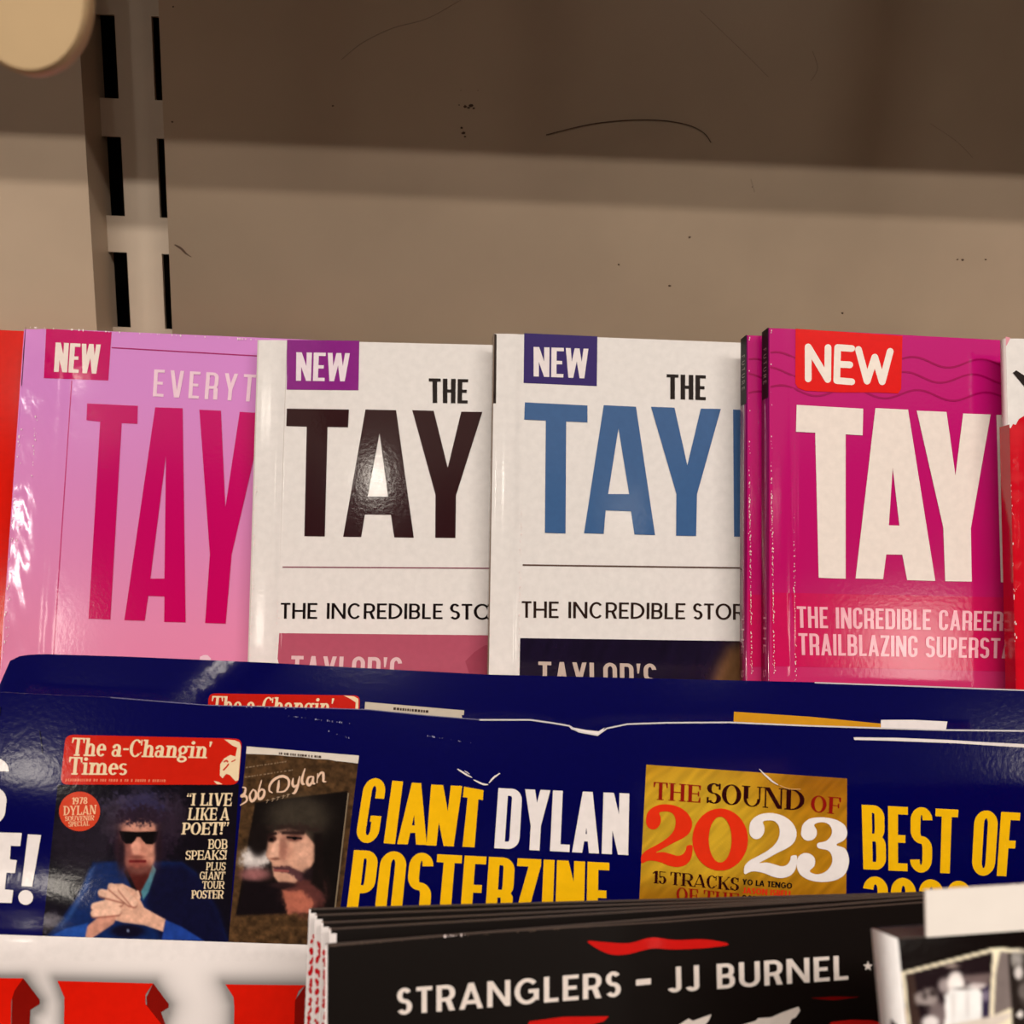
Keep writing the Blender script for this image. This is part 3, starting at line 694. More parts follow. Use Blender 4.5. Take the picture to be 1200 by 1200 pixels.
def spine4(sp, T):
    sp.poly([(0, 0), (T, 0), (T, .0212), (0, .0212)], ink((12, 8, 7), .5, .04, .15), 1)
    for t, a, b, col, kw in (('FUTURE', .0058, .0166, (190, 180, 170), dict(font='geolight', gap=.55)), ('THE STORY', .0855, .1230, (214, 150, 170), dict(font='geolight', gap=.3))):
        sp.text(t, [(T*.70, a), (T*.70, b), (T*.26, b), (T*.26, a)] if False else [(T*.26, a), (T*.26, b), (T*.74, b), (T*.74, a)], ink(col), 2, **kw)
def hinge4(u, v): return -.0004*np.exp(-(u/.003)**2)-.00025*np.exp(-((u-.0070)/.0006)**2)+.0003*np.exp(-((u-.045)/.02)**2-((v-.14)/.03)**2)
SP4 = graded('plum_spine', [(0, (150, 20, 74)), (.6, (120, 10, 70)), (1, (110, 14, 90))], 'Z', .11, .30)
hot, hs = magazine('magazine', 'hot pink magazine with broad white capital letters and red NEW box, front copy', 'magazine', UP, (LEAN, R(6.26), R(-1.01)), (902, 384), .300, .185, .0050, L1, HOT, (SP4, spine4), hinge4, 50, 30, draw=draw4)
A2 = at(np.array(876.5), np.array(392.5), .3055); M2 = hs.M().copy(); dl = A2-hs.top
copy_tree(hot, 'hot pink magazine behind the front copy, showing only its spine and cover edge', Matrix.Translation(Vector(dl))@M2)

# 5 white and red magazine at the right edge
def draw5(pr, s):
    red = ink((205, 12, 34))
    pr.poly([(1170, 497), (1184, 502), (1187, 497), (1190, 498), (1194, 491), (1199, 488), (1210, 480), (1260, 470), (1420, 474), (2300, 500), (2300, 1900), (1170, 1900)], red, 1)
    pr.poly([(1186.5, 437), (1190.5, 434), (1215, 450), (1215, 474), (1200, 453)], BLK, 2)
    flecks(pr, (1184, 560), (1186, 690), 18, FLECK, 4, .8, .9); flecks(pr, (1188, 690), (1188, 800), 26, FLECK, 4, 1.6, 1.2)
    pr.poly([(1172, 393), (1184, 396), (1180, 404), (1172, 405)], ink((225, 150, 165)), 1)
def curl5(u, v): return -.0007*np.exp(-(u/.0025)**2)+.00005*np.sin(v*700+np.sin(v*260)*2)*np.exp(-(u/.006)**2)
magazine('magazine', 'white and red magazine cut off by the right edge', 'magazine', UP, (LEAN, R(5.5), R(-.6)), (1180, 396), .297, .185, .0020, L1, WHITEC, (ink((222, 206, 204)), lambda sp, T: sp.poly([(-.001, .0262), (.004, .0262), (.004, .25), (-.001, .25)], ink((176, 8, 28)), 1)), curl5, 60, 60, draw=draw5)

# ------------------------------------------------------------------ middle row: two copies of the blue music magazine
MID = 'large blue music magazines standing in the middle step'
NAVY = ink((2, 3, 72)); CREAM = ink((232, 208, 170)); YEL = ink((240, 184, 14)); HRED = ink((198, 30, 14)); SNOW = ink((236, 228, 226))
DPOSE = (R(23.4), R(3.0), roll_for(R(23.4), R(3.0), 650, 960, .046))
def top_from(poly):
    def mk(s):
        p = np.array(poly, float); d = s.disp; s.disp = None; u, v = s.uv(p[:, 0], p[:, 1]); s.disp = d
        def f(U): return np.interp(U, u, v)
        return f
    return mk
def g(u, v, a, b, su, sv): return np.exp(-((u-a)/su)**2-((v-b)/sv)**2)
def rounded(tl, tr, br, bl, r):
    P = [np.array(q, float) for q in (tl, tr, br, bl)]; out = []
    for i in range(4):
        p, a, b = P[i], P[i-1], P[(i+1) % 4]; d1 = (a-p)/np.linalg.norm(a-p)*r; d2 = (b-p)/np.linalg.norm(b-p)*r
        for t in np.linspace(0, 1, 6): out.append(tuple((p+d1)*(1-t)**2+2*p*t*(1-t)+(p+d2)*t*t))
    return out
def man_glasses(x, y):
    p = Paint(x, y, (14, 11, 22)); p.ell(260, 600, 190, 210, (40, 33, 44), 60, .7, 50, 60); p.ell(900, 620, 200, 300, (15, 11, 20), 60)
    p.ell(590, 575, 185, 205, (30, 20, 34), 22, 1, 60, 22, 2); p.ell(560, 430, 150, 55, (74, 66, 96), 34, .7, 55, 16, 5); p.ell(425, 520, 55, 100, (58, 48, 62), 26, .65, 50, 16, 7); p.ell(750, 500, 70, 120, (50, 38, 52), 26, .6, 50, 16, 9); p.ell(600, 440, 90, 60, (44, 40, 74), 30, .8, 40, 20, 4)
    p.ell(570, 330, 60, 40, (60, 54, 78), 30, .5, 30, 20)
    p.poly([(320, 742), (470, 735), (560, 900), (650, 735), (800, 740), (880, 800), (980, 980), (1060, 1190), (50, 1160), (140, 1060), (230, 930)], (14, 36, 88), 12)
    p.poly([(640, 760), (800, 745), (890, 810), (1000, 1000), (1060, 1190), (700, 1190), (600, 960)], (13, 14, 44), 24)
    p.poly([(500, 780), (640, 760), (640, 830), (580, 925), (540, 900)], (74, 26, 24), 8); p.poly([(640, 750), (660, 780), (620, 900), (590, 945), (578, 900), (620, 820)], (70, 120, 136), 5)
    p.poly([(485, 790), (500, 770), (560, 905), (540, 905)], (12, 10, 20), 6)
    p.ell(567, 640, 104, 158, (186, 122, 104), 8); p.ell(500, 660, 45, 140, (120, 68, 64), 26, .7); p.ell(630, 640, 36, 120, (206, 142, 120), 24, .7); p.ell(560, 545, 90, 34, (206, 146, 126), 16, .8)
    p.ell(568, 488, 118, 44, (38, 26, 40), 20, 1, 40, 14, 3)
    p.ell(568, 775, 66, 34, (96, 52, 48), 14, .8); p.ell(562, 745, 52, 26, (150, 76, 66), 10, .8); p.cap(520, 735, 600, 735, 7, 7, (104, 30, 32), 4)
    p.ell(552, 655, 26, 46, (226, 158, 136), 10); p.ell(556, 712, 40, 10, (120, 62, 54), 6, .7)
    p.poly([(462, 572), (560, 576), (672, 572), (670, 600), (662, 628), (640, 644), (606, 642), (588, 622), (574, 604), (556, 604), (546, 622), (528, 640), (496, 640), (474, 620)], (10, 7, 10), 4)
    p.ell(470, 690, 22, 90, (34, 20, 30), 14); p.ell(672, 660, 20, 90, (34, 20, 30), 14)
    sk = (232, 184, 160); dk = (150, 92, 78)
    p.poly([(405, 858), (480, 856), (548, 890), (596, 985), (712, 1050), (700, 1116), (600, 1082), (480, 1066), (392, 1040), (384, 930)], (222, 170, 146), 5)
    p.cap(300, 1120, 400, 1045, 34, 40, (200, 140, 120), 5)
    for a in ((330, 980, 460, 950, 22, 26), (326, 1016, 450, 1000, 20, 24), (366, 905, 480, 930, 20, 25), (418, 872, 520, 950, 18, 24), (470, 880, 540, 960, 16, 20)):
        p.cap(a[0], a[1]+10, a[2], a[3]+10, a[4], a[5], dk, 5, .8); p.cap(*a, sk, 5)
    p.cap(560, 900, 566, 930, 8, 10, sk, 4)
    p.ell(508, 1112, 90, 36, (12, 10, 30), 14); p.ell(508, 1110, 7, 9, (110, 120, 150), 4)
    p.poly([(90, 1140), (180, 1095), (292, 1070), (276, 1150)], (30, 70, 150), 6); p.poly([(712, 1052), (800, 1090), (920, 1165), (690, 1160)], (30, 62, 146), 6); p.poly([(250, 900), (300, 780), (330, 760), (290, 880), (200, 1040), (150, 1080)], (44, 78, 140), 12, .7)
    p.ell(80, 1060, 60, 40, (130, 126, 134), 26, .7, 30, 20); p.noise(.16, 24); return p.c
def man_hat(x, y):
    p = Paint(x, y, (74, 52, 32)); p.noise(.5, 26, 8)
    p.poly([(188, 385), (705, 322), (712, 345), (640, 985), (500, 1000), (80, 1016)], (16, 12, 12), 5)
    p.ell(430, 470, 170, 120, (66, 58, 48), 60, .8); p.ell(190, 700, 80, 60, (222, 212, 208), 26, 1, 20, 20); p.ell(185, 790, 80, 36, (150, 96, 96), 22); p.poly([(130, 830), (330, 840), (360, 1010), (80, 1020)], (18, 12, 16), 14)
    p.ell(470, 900, 110, 110, (110, 58, 54), 40, .8, 30, 26); p.poly([(340, 880), (450, 880), (520, 950), (500, 1000), (370, 1010)], (190, 108, 86), 14, .9, 14, 20)
    p.poly([(255, 600), (300, 545), (380, 528), (470, 560), (525, 625), (522, 715), (480, 780), (410, 840), (330, 850), (292, 800), (280, 725), (248, 685)], (206, 154, 130), 8)
    p.ell(460, 660, 50, 80, (222, 168, 144), 26, .8); p.ell(350, 660, 50, 40, (188, 130, 110), 20, .6); p.poly([(300, 590), (325, 600), (318, 690), (300, 704), (262, 690), (284, 640)], (230, 176, 152), 7); p.ell(300, 702, 26, 8, (110, 66, 56), 5, .8)
    p.ell(345, 640, 20, 70, (150, 98, 84), 14, .8); p.ell(278, 590, 30, 20, (50, 28, 26), 7); p.ell(408, 584, 46, 22, (120, 76, 66), 9); p.cap(370, 582, 446, 588, 6, 5, (30, 18, 18), 4); p.ell(410, 587, 13, 10, (10, 8, 10), 3); p.cap(346, 556, 456, 556, 9, 12, (44, 28, 26), 7); p.cap(256, 570, 302, 560, 9, 9, (36, 22, 22), 6); p.ell(278, 594, 10, 9, (10, 8, 10), 3)
    p.ell(415, 530, 110, 22, (44, 30, 28), 14, .8, 20, 20)
    p.poly([(285, 745), (380, 745), (470, 785), (510, 770), (500, 810), (440, 830), (390, 790), (300, 768)], (70, 40, 46), 7, .9, 8, 14); p.cap(298, 768, 372, 772, 7, 6, (150, 80, 76), 4); p.ell(345, 850, 70, 18, (40, 24, 26), 9); p.ell(500, 790, 46, 34, (30, 20, 24), 14)
    p.poly([(520, 560), (560, 560), (580, 900), (500, 840), (522, 715)], (20, 14, 14), 14); p.ell(205, 600, 55, 90, (22, 16, 16), 18); p.noise(.14, 26); return p.c
def gold(x, y):
    p = Paint(x, y, (178, 122, 22)); p.ell(330, 380, 420, 380, (206, 168, 44), 260, .9); p.ell(1060, 120, 200, 120, (150, 90, 18), 120, .8); p.ell(500, 760, 700, 90, (150, 96, 16), 80, .8)
    a = fbm(x*.7+y*.7, y*.1-x*.1, 18, 3, 4); p.c *= (.82+.36*a)[:, None]; return p.c
TWO = [(78, 330), (85, 290), (110, 262), (150, 245), (205, 243), (262, 260), (306, 295), (327, 342), (316, 390), (282, 422), (222, 452), (168, 482), (132, 502), (172, 500), (212, 510), (250, 520), (278, 510), (293, 488), (299, 466), (327, 464), (328, 500), (318, 540), (290, 570), (246, 581), (200, 573), (158, 556), (110, 546), (80, 550), (54, 560), (53, 522), (78, 492), (118, 470), (165, 444), (205, 413), (230, 378), (238, 338), (230, 303), (208, 284), (176, 280), (150, 288), (158, 315), (154, 348), (132, 374), (104, 376), (84, 358)]
THREE = [(917, 385), (926, 350), (962, 320), (1030, 312), (1100, 324), (1150, 354), (1165, 396), (1150, 434), (1106, 460), (1152, 480), (1172, 522), (1172, 572), (1150, 622), (1100, 652), (1030, 662), (958, 650), (910, 620), (892, 572), (900, 527), (930, 506), (966, 511), (990, 537), (987, 575), (962, 604), (1002, 620), (1050, 604), (1082, 560), (1080, 516), (1058, 490), (1008, 478), (1005, 452), (1050, 440), (1080, 405), (1077, 365), (1050, 342), (1012, 340), (986, 354), (1000, 382), (996, 416), (970, 437), (937, 434), (917, 410)]
def art_gold(pr):
    c = pr.crop(740, 890, 4.615); MR = ink((138, 22, 16)); MD = ink((44, 8, 12)); OR = ink((222, 48, 20))
    c.image([(80, 28), (1166, 103), (1160, 800), (40, 800)], 120, 80, gold, 1)
    c.text('THE', [(120, 120), (375, 140), (372, 234), (117, 216)], MR, 2, 'serif'); c.text('SOUND', [(408, 126), (936, 165), (933, 278), (404, 234)], MD, 2, 'serif', gap=.02); c.text('OF', [(970, 193), (1133, 206), (1127, 298), (968, 282)], MR, 2, 'serif')
    c.poly(cat_rom(TWO, 4, True), OR, 3)
    for o in ring(478, 432, 150, 168, 168, 88, 44): c.poly(o, OR, 4)
    c.poly(cat_rom([((x-52)*(284/276)+608, (y-243)*(350/338)+290) for x, y in TWO], 4, True), SNOW, 4); c.poly(cat_rom(THREE, 4, True), SNOW, 3)
    c.text('15', [(112, 600), (190, 608), (187, 674), (111, 667)], MD, 2, 'serif'); c.text('TRACKS', [(210, 607), (582, 640), (580, 710), (208, 676)], MD, 2, 'serif', gap=.03)
    c.text('OF THE', [(242, 690), (580, 725), (578, 795), (242, 765)], MR, 2, 'serif'); c.text('YO LA TENGO', [(600, 645), (869, 668), (867, 699), (598, 676)], BLK, 2, 'geobold', gap=.06)
    c.text('JASON ISBELL', [(600, 690), (869, 711), (867, 743), (598, 722)], ink((212, 48, 22)), 2, 'geobold', gap=.06); c.text('CORINNE', [(597, 731), (765, 747), (765, 780), (597, 764)], BLK, 2, 'geobold', gap=.06)
def header(c, lay=2):
    """red rounded title strip in crop coordinates of the front copy"""
    c.poly(rounded((172, 50), (1126, 72), (1106, 321), (143, 320), 42), HRED, lay)
    c.poly([(1030, 76), (1085, 80), (1112, 92), (1120, 115), (1106, 296), (1090, 302), (1060, 268), (1040, 262), (1020, 286), (1006, 270), (1008, 210), (1030, 178), (1062, 160), (1090, 168), (1100, 120), (1075, 110)], CREAM, lay+1)
    c.stroke([(1030, 196), (1042, 190), (1048, 196)], 8, HRED, lay+2); c.stroke([(1026, 240), (1040, 226), (1052, 210)], 8, HRED, lay+2); c.stroke([(1070, 196), (1090, 186)], 5, HRED, lay+2); c.poly([(972, 300), (1000, 306), (1020, 318), (990, 318)], CREAM, lay+1)
    c.text("The a-Changin'", [(210, 66), (966, 88), (952, 178), (198, 164)], CREAM, lay+1, 'slab', tv=.165, gap=.02)
    c.text('Times', [(193, 170), (512, 180), (502, 268), (184, 266)], CREAM, lay+1, 'slab', tv=.165, gap=.02)
    x = 172
    while x < 725:
        wd = random.uniform(5, 12); y = 288+(x-172)*.008; c.poly([(x, y), (x+wd, y), (x+wd-2, y+14), (x-2, y+14)], ink((226, 120, 90)), lay+1); x += wd+random.choice((4, 4, 5, 14))
def strip2(c, lay=2):
    c.poly([(140, 70), (772, 122), (766, 166), (700, 158), (640, 152), (600, 144), (520, 140), (450, 130), (380, 126), (300, 118), (200, 114), (137, 112)], ink((214, 204, 192)), lay)
    x = 322
    while x < 550:
        wd = random.uniform(6, 14); y = 103+(x-322)*.085; c.poly([(x, y), (x+wd, y+1), (x+wd-1, y+14), (x-1, y+12)], ink((70, 58, 50)), lay+1); x += wd+random.choice((3, 4, 9))
def draw_front(pr, s):
    # white masthead ground and red slab capitals
    pr.poly([(-200, 1089), (0, 1095), (360, 1107), (760, 1121), (1400, 1145), (1400, 1900), (-200, 1900)], SNOW, 1)
    face = ink((216, 24, 8)); side = ink((128, 14, 8)); sh = ink((176, 162, 154))
    LP = [[(-44, 1143), (30, 1144), (50, 1172), (48, 1182), (38, 1190), (36, 1330), (-44, 1330)], [(66, 1147), (182, 1150), (201, 1177), (199, 1186), (194, 1200), (236, 1330), (70, 1330), (74, 1176)], [(262, 1151), (360, 1152), (375, 1170), (370, 1330), (268, 1330), (272, 1178)]]
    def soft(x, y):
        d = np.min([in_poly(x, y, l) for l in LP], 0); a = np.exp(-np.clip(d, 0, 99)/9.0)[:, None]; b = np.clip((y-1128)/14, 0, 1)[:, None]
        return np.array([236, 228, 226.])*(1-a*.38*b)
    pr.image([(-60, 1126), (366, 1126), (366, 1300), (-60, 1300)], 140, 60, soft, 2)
    pr.polys([[(28, 1146), (47, 1171), (47, 1176), (36, 1183), (31, 1330), (12, 1330), (15, 1164)], [(180, 1152), (198, 1176), (198, 1180), (189, 1186), (196, 1205), (236, 1330), (180, 1330), (172, 1168)], [(358, 1154), (372, 1170), (367, 1330), (340, 1330), (346, 1172)]], side, 4)
    pr.polys([[(-44, 1145), (28, 1146), (18, 1160), (14, 1172), (12, 1330), (-44, 1330)], [(68, 1149), (180, 1152), (171, 1165), (171, 1176), (190, 1200), (230, 1330), (73, 1330), (76, 1180), (76, 1168)], [(264.5, 1153), (358, 1154), (350, 1161), (346, 1173), (342, 1330), (271, 1330), (275, 1180), (274, 1168)]], face, 5)
    # cover lines
    pr.text('S', [(-24, 888), (13, 889.5), (5, 967), (-32, 966)], SNOW, 2, 'heavy', tv=.19, th=.15)
    pr.polys([[(-20, 975), (26, 976), (24, 991.5), (13, 991), (12, 1007), (20, 1008), (18, 1023), (8, 1022.5), (6, 1042), (16, 1043), (14, 1058), (-20, 1057)], [(33, 977.5), (48.5, 978.5), (38, 1039), (25.5, 1038)], dot(30.5, 1051.5, 8.8)], SNOW, 2)
    c = pr.crop(40, 850, 4.615)
    c.image([(128, 322), (1108, 318), (1052, 1172), (44, 1138)], 210, 180, man_glasses, 1)
    header(c)
    c.poly([(247+111*math.cos(a), 465+107*math.sin(a)) for a in np.linspace(0, 6.2832, 40)[:-1]], ink((206, 66, 40)), 2)
    for t, q in (('1978', [(206, 390), (290, 388), (290, 424), (205, 426)]), ('DYLAN', [(160, 436), (340, 430), (336, 480), (160, 486)]), ('SOUVENIR', [(168, 491), (327, 486), (325, 512), (170, 517)]), ('SPECIAL', [(186, 521), (302, 516), (300, 542), (190, 547)])): c.text(t, q, ink((238, 190, 150)), 3, 'slab', tv=.17, gap=.03)
    for t, q in (('\u201cI LIVE', [(828, 368), (1074, 365), (1068, 436), (822, 432)]), ('LIKE A', [(838, 446), (1060, 444), (1056, 513), (830, 511)]), ('POET!\u201d', [(803, 526), (1058, 522), (1050, 592), (796, 589)]), ('BOB', [(943, 615), (1047, 615), (1046, 668), (941, 667)]), ('SPEAKS!', [(822, 677), (1044, 673), (1040, 726), (820, 726)]), ('PLUS', [(932, 740), (1038, 740), (1035, 784), (930, 783)]), ('GIANT', [(898, 791), (1036, 791), (1030, 833), (896, 832)]), ('TOUR', [(912, 841), (1031, 841), (1028, 883), (910, 882)]), ('POSTER', [(853, 891), (1027, 891), (1023, 936), (851, 935)])):
        c.text(t, q, CREAM, 3, 'slab', tv=.18 if t[0] in '\u201cLP' and len(t) > 4 else .15, gap=.02)
    c = pr.crop(260, 860, 4.8)
    c.image([(140, 72), (772, 122), (640, 1200), (36, 1176)], 130, 210, man_hat, 1)
    strip2(c); ed = ink((120, 104, 84)); c.poly([(708, 330), (716, 332), (640, 990), (632, 988)], ed, 2)
    wr = ink((226, 190, 164)); wv = lambda a, b: (lambda t: a+b*math.sin(math.pi*t))
    for st in ([(118, 300), (134, 306), (128, 336), (110, 350), (136, 350), (140, 376), (106, 400)], [(176, 312), (158, 345), (168, 378), (190, 360), (192, 326), (176, 312)], [(224, 262), (208, 320), (206, 352), (214, 366), (234, 352), (240, 322), (224, 312), (208, 330)],
               [(284, 330), (268, 318), (272, 286), (298, 254), (340, 238), (374, 254), (376, 292), (352, 322), (318, 326)], [(322, 262), (318, 300), (312, 328)],
               [(402, 250), (398, 278), (408, 296), (428, 284)], [(438, 240), (428, 290), (412, 328), (398, 334)], [(468, 196), (452, 250), (454, 278), (466, 282)], [(514, 240), (490, 244), (480, 272), (492, 288), (510, 268), (516, 240)], [(516, 240), (512, 272), (524, 280)], [(540, 224), (536, 274)], [(538, 252), (554, 222), (570, 220), (572, 246), (572, 266), (586, 268)]): c.stroke(st, wv(6, 9), wr, 3)
    kn = ink((176, 150, 124))
    for x, y in ((258, 378), (290, 370), (318, 362), (348, 354), (374, 346)):
        c.stroke([(x-9, y-4), (x+9, y-7)], 2.5, kn, 3); c.stroke([(x, y-10), (x-2, y+4), (x-8, y+9)], 2.5, kn, 3)
    gy = ink((128, 104, 80))
    for y0, x0, x1 in ((186, 135, 355), (240, 130, 400)):
        x = x0
        while x < x1: wd = random.uniform(5, 15); y = y0-(x-x0)*.15; c.poly([(x, y), (x+wd, y-2), (x+wd, y+5), (x, y+7)], gy, 3); x += wd+random.choice((4, 6, 10))
    c = pr.crop(380, 780, 2.857)
    for t, q in (('G', [(136, 377), (210, 381), (178, 593), (103, 589)]), ('I', [(228, 385), (264, 388), (237, 597), (199, 594)]), ('A', [(266, 390), (352, 395), (343, 600), (244, 597)]), ('N', [(358, 398), (462, 403), (433, 605), (342, 601)])): c.text(t, q, YEL, 2, 'heavy', tv=.165, th=.12)
    c.poly([(468, 405), (533, 417), (531, 450), (516, 447), (503, 608), (463, 606), (480, 442), (464, 440)], YEL, 2)
    c.text('DYLAN', [(583, 410), (1021, 428), (1017, 634), (569, 611)], SNOW, 2, 'heavy', tv=.172, th=.12, gap=.045)
    c.text('POSTERZINE', [(100, 617), (954, 660), (952, 872), (72, 840)], YEL, 2, 'heavy', tv=.175, th=.12, gap=.04)
    c = pr.crop(740, 780, 2.609)
    c.text('BEST OF', [(703, 425), (1188, 450), (1172, 645), (708, 622)], YEL, 2, 'heavy', tv=.175, th=.12, gap=.045)
    pr.text('2023', [(1011, 1027), (1138, 1033.5), (1140, 1110), (1011, 1103)], YEL, 2, 'heavy', tv=.175, th=.12, gap=.05)
    art_gold(pr)
    # worn and torn paper
    wn = ink((226, 216, 214), .6)
    edge_w = ink((206, 200, 204), .6)
    pr.stroke([(x, y+.5) for x, y in TOPF[8:-1]], 1.7, edge_w, 3, False); pr.stroke([(x, y+.4) for x, y in TOPF[3:9]], .8, ink((96, 92, 140), .6), 3, False)
    pr.poly([(1000, 864), (1050, 864.5), (1110, 867), (1160, 870), (1202, 872), (1300, 878), (1300, 881), (1200, 876), (1120, 871), (1040, 868), (1001, 867)], wn, 2)
    c = pr.crop(380, 780, 2.857)
    c.poly([(815, 200), (835, 208), (880, 216), (918, 220), (938, 208), (928, 226), (915, 234), (880, 226), (845, 220), (826, 212)], wn, 2)
    for st in ([(446, 346), (462, 356), (478, 366), (494, 374)], [(552, 392), (566, 376), (588, 360)], [(470, 352), (486, 362)], [(500, 382), (530, 396), (548, 398)]): c.stroke(st, wv(2, 4), wn, 3)
    c = pr.crop(740, 890, 4.615)
    c.stroke([(690, 52), (715, 78), (735, 96), (760, 118), (790, 136)], wv(3, 6), wn, 5); c.stroke([(800, 140), (850, 158), (910, 160)], 4, ink((222, 170, 110)), 5)
    for a, b2, n in (((330, 838), (412, 848), 26), ((243, 827), (360, 831), 14), ((500, 862), (560, 872), 12), ((380, 855), (412, 866), 6)): flecks(pr, a, b2, n, ink((150, 150, 190)), 3, .8, .7)
    for st in ([(1, 829), (0, 838)], [(47, 857), (49, 872), (50, 882)]): pr.stroke(st, 1.2, ink((10, 8, 40)), 2)
def wavef(u, v):
    t = .273
    return (-.0010*g(u, v, .148, .288, .018, .012)+.0008*g(u, v, .118, .27, .03, .010)-.0007*g(u, v, .112, .262, .008, .010)+.0011*g(u, v, .028, .262, .018, .006)-.0008*g(u, v, .03, .245, .02, .008)+.0008*g(u, v, .025, .225, .02, .01)
            -.0012*g(u, v, .012, .28, .03, .012)+.0005*np.sin(u*42+1.0)*np.exp(-((v-.285)/.05)**2)+.0004*g(u, v, .23, .262, .05, .008))
TOPF = [(-80, 806), (-20, 810), (60, 814), (130, 817), (243, 826), (300, 827.5), (430, 831), (500, 838), (562, 843), (621, 843), (646, 846.5), (667, 850), (678, 857), (700, 861), (711, 853), (735, 848), (780, 846.5), (855, 846), (947, 850), (1039, 853), (1108, 855), (1200, 856), (1400, 858)]
magazine('magazine', 'blue music magazine with yellow poster cover lines and red masthead, nearer copy', 'magazine', MID, DPOSE, (-62, 803), .2235, .28, .0035, L2, NAVY, None, wavef, 140, 90, top=top_from(TOPF), draw=draw_front)
def draw_back(pr, s):
    hd = ink((190, 26, 14)); pr.stroke([(955, 800), (1080, 804.4), (1200, 809), (1300, 813)], 1.6, ink((190, 184, 190), .6), 3, False)
    pr.poly(rounded((245, 812.5), (422, 815), (420, 860), (241, 858), 7), hd, 1)
    pr.text("The a-Changin'", [(249, 815.5), (392, 818.5), (389, 838), (247, 836)], CREAM, 2, 'slab', tv=.165, gap=.02)
    pr.poly([(403, 815), (415, 816), (420, 819), (420, 840), (416, 840), (417, 823), (411, 819)], CREAM, 2)
    pr.poly([(428, 822.5), (544, 832.5), (543.5, 838), (541, 838), (543, 850), (426, 850)], ink((196, 184, 168)), 1)
    x = 461
    while x < 502: wd = random.uniform(1.5, 3.2); pr.poly([(x, 829+(x-461)*.085), (x+wd, 829+(x-461)*.085), (x+wd, 832+(x-461)*.085), (x, 832+(x-461)*.085)], ink((60, 46, 40)), 2); x += wd+.8
    pr.poly([(860, 834), (950, 840), (1032, 848), (1032, 880), (858, 880)], ink((206, 146, 30)), 1)
    pr.poly([(1032, 843.5), (1070, 843.5), (1110, 845.5), (1108, 856), (1032, 856)], ink((232, 226, 226)), 2)
def waveb(u, v): return -.0016*np.exp(-((u-.0)/.008)**2)*np.exp(-((v-.285)/.03)**2)+.0007*np.exp(-((u-.030-(v-.283)*.9)/.007)**2)+.0003*np.sin(u*30)
TOPB = [(-10, 812), (2, 803), (5, 790), (9, 777), (14, 770.5), (30, 767.5), (52, 766.5), (150, 769.5), (322, 777), (420, 782.5), (572, 790.5), (740, 794.5), (955, 799.5), (1200, 808.5), (1400, 817)]
magazine('magazine', 'blue music magazine behind the nearer copy, only its upper strip showing', 'magazine', MID, DPOSE, (1.5, 766), .245, .285, .0035, L2, NAVY, None, waveb, 120, 40, top=top_from(TOPB), draw=draw_back)

# ------------------------------------------------------------------ front row: stack of black music magazines
FR = 'stack of black music magazines in the front step'
COAL = ink((15, 9, 7), .36, .04, .3); LET = ink((226, 214, 206), .36, .04, .3)
redm = ink((196, 22, 30)); SPINEW = ink((232, 224, 222), .5)
def wrap(ax, ay):
    def d(pr, s):
        rs = random.Random(int(ax)); u, v = s.uv(np.array([ax+6.5]), np.array([ay+3.])); wd = float(u[0]); H = s.H
        q = Print(s, pr.mb, lambda x, y, o: (np.stack([x, 0*x-o, H-y], -1), np.tile([0, -1.0, 0], (len(x), 1))))
        q.poly([(0, .0006), (wd, .0006), (wd, .1), (0, .1)], SPINEW, 1); y = .0052
        while y < .06:
            for _ in range(2):
                x = rs.uniform(.25, .75)*wd; r = wd*rs.uniform(.28, .48); q.poly([(x+r*math.cos(k)*rs.uniform(.5, 1.1), y+1.5*r*math.sin(k)*rs.uniform(.6, 1.2)) for k in np.linspace(0, 6.283, 8)[:-1]], redm, 2)
                y += rs.uniform(.0003, .0009)
            y += rs.uniform(.0002, .0012)
    return d
def spine6(sp, T):
    rs = random.Random(5)
    y = .0055
    while y < .05:
        for _ in range(2):
            x = rs.uniform(.15, .85)*T; a = rs.uniform(0, 6.28); r = rs.uniform(.4, .8)*T*.55
            sp.poly([(x+r*math.cos(a+k)*rs.uniform(.5, 1.1), y+1.3*r*math.sin(a+k)*rs.uniform(.5, 1.1)) for k in np.linspace(0, 6.283, 8)[:-1]], redm, 1)
        y += rs.uniform(.0010, .0022)
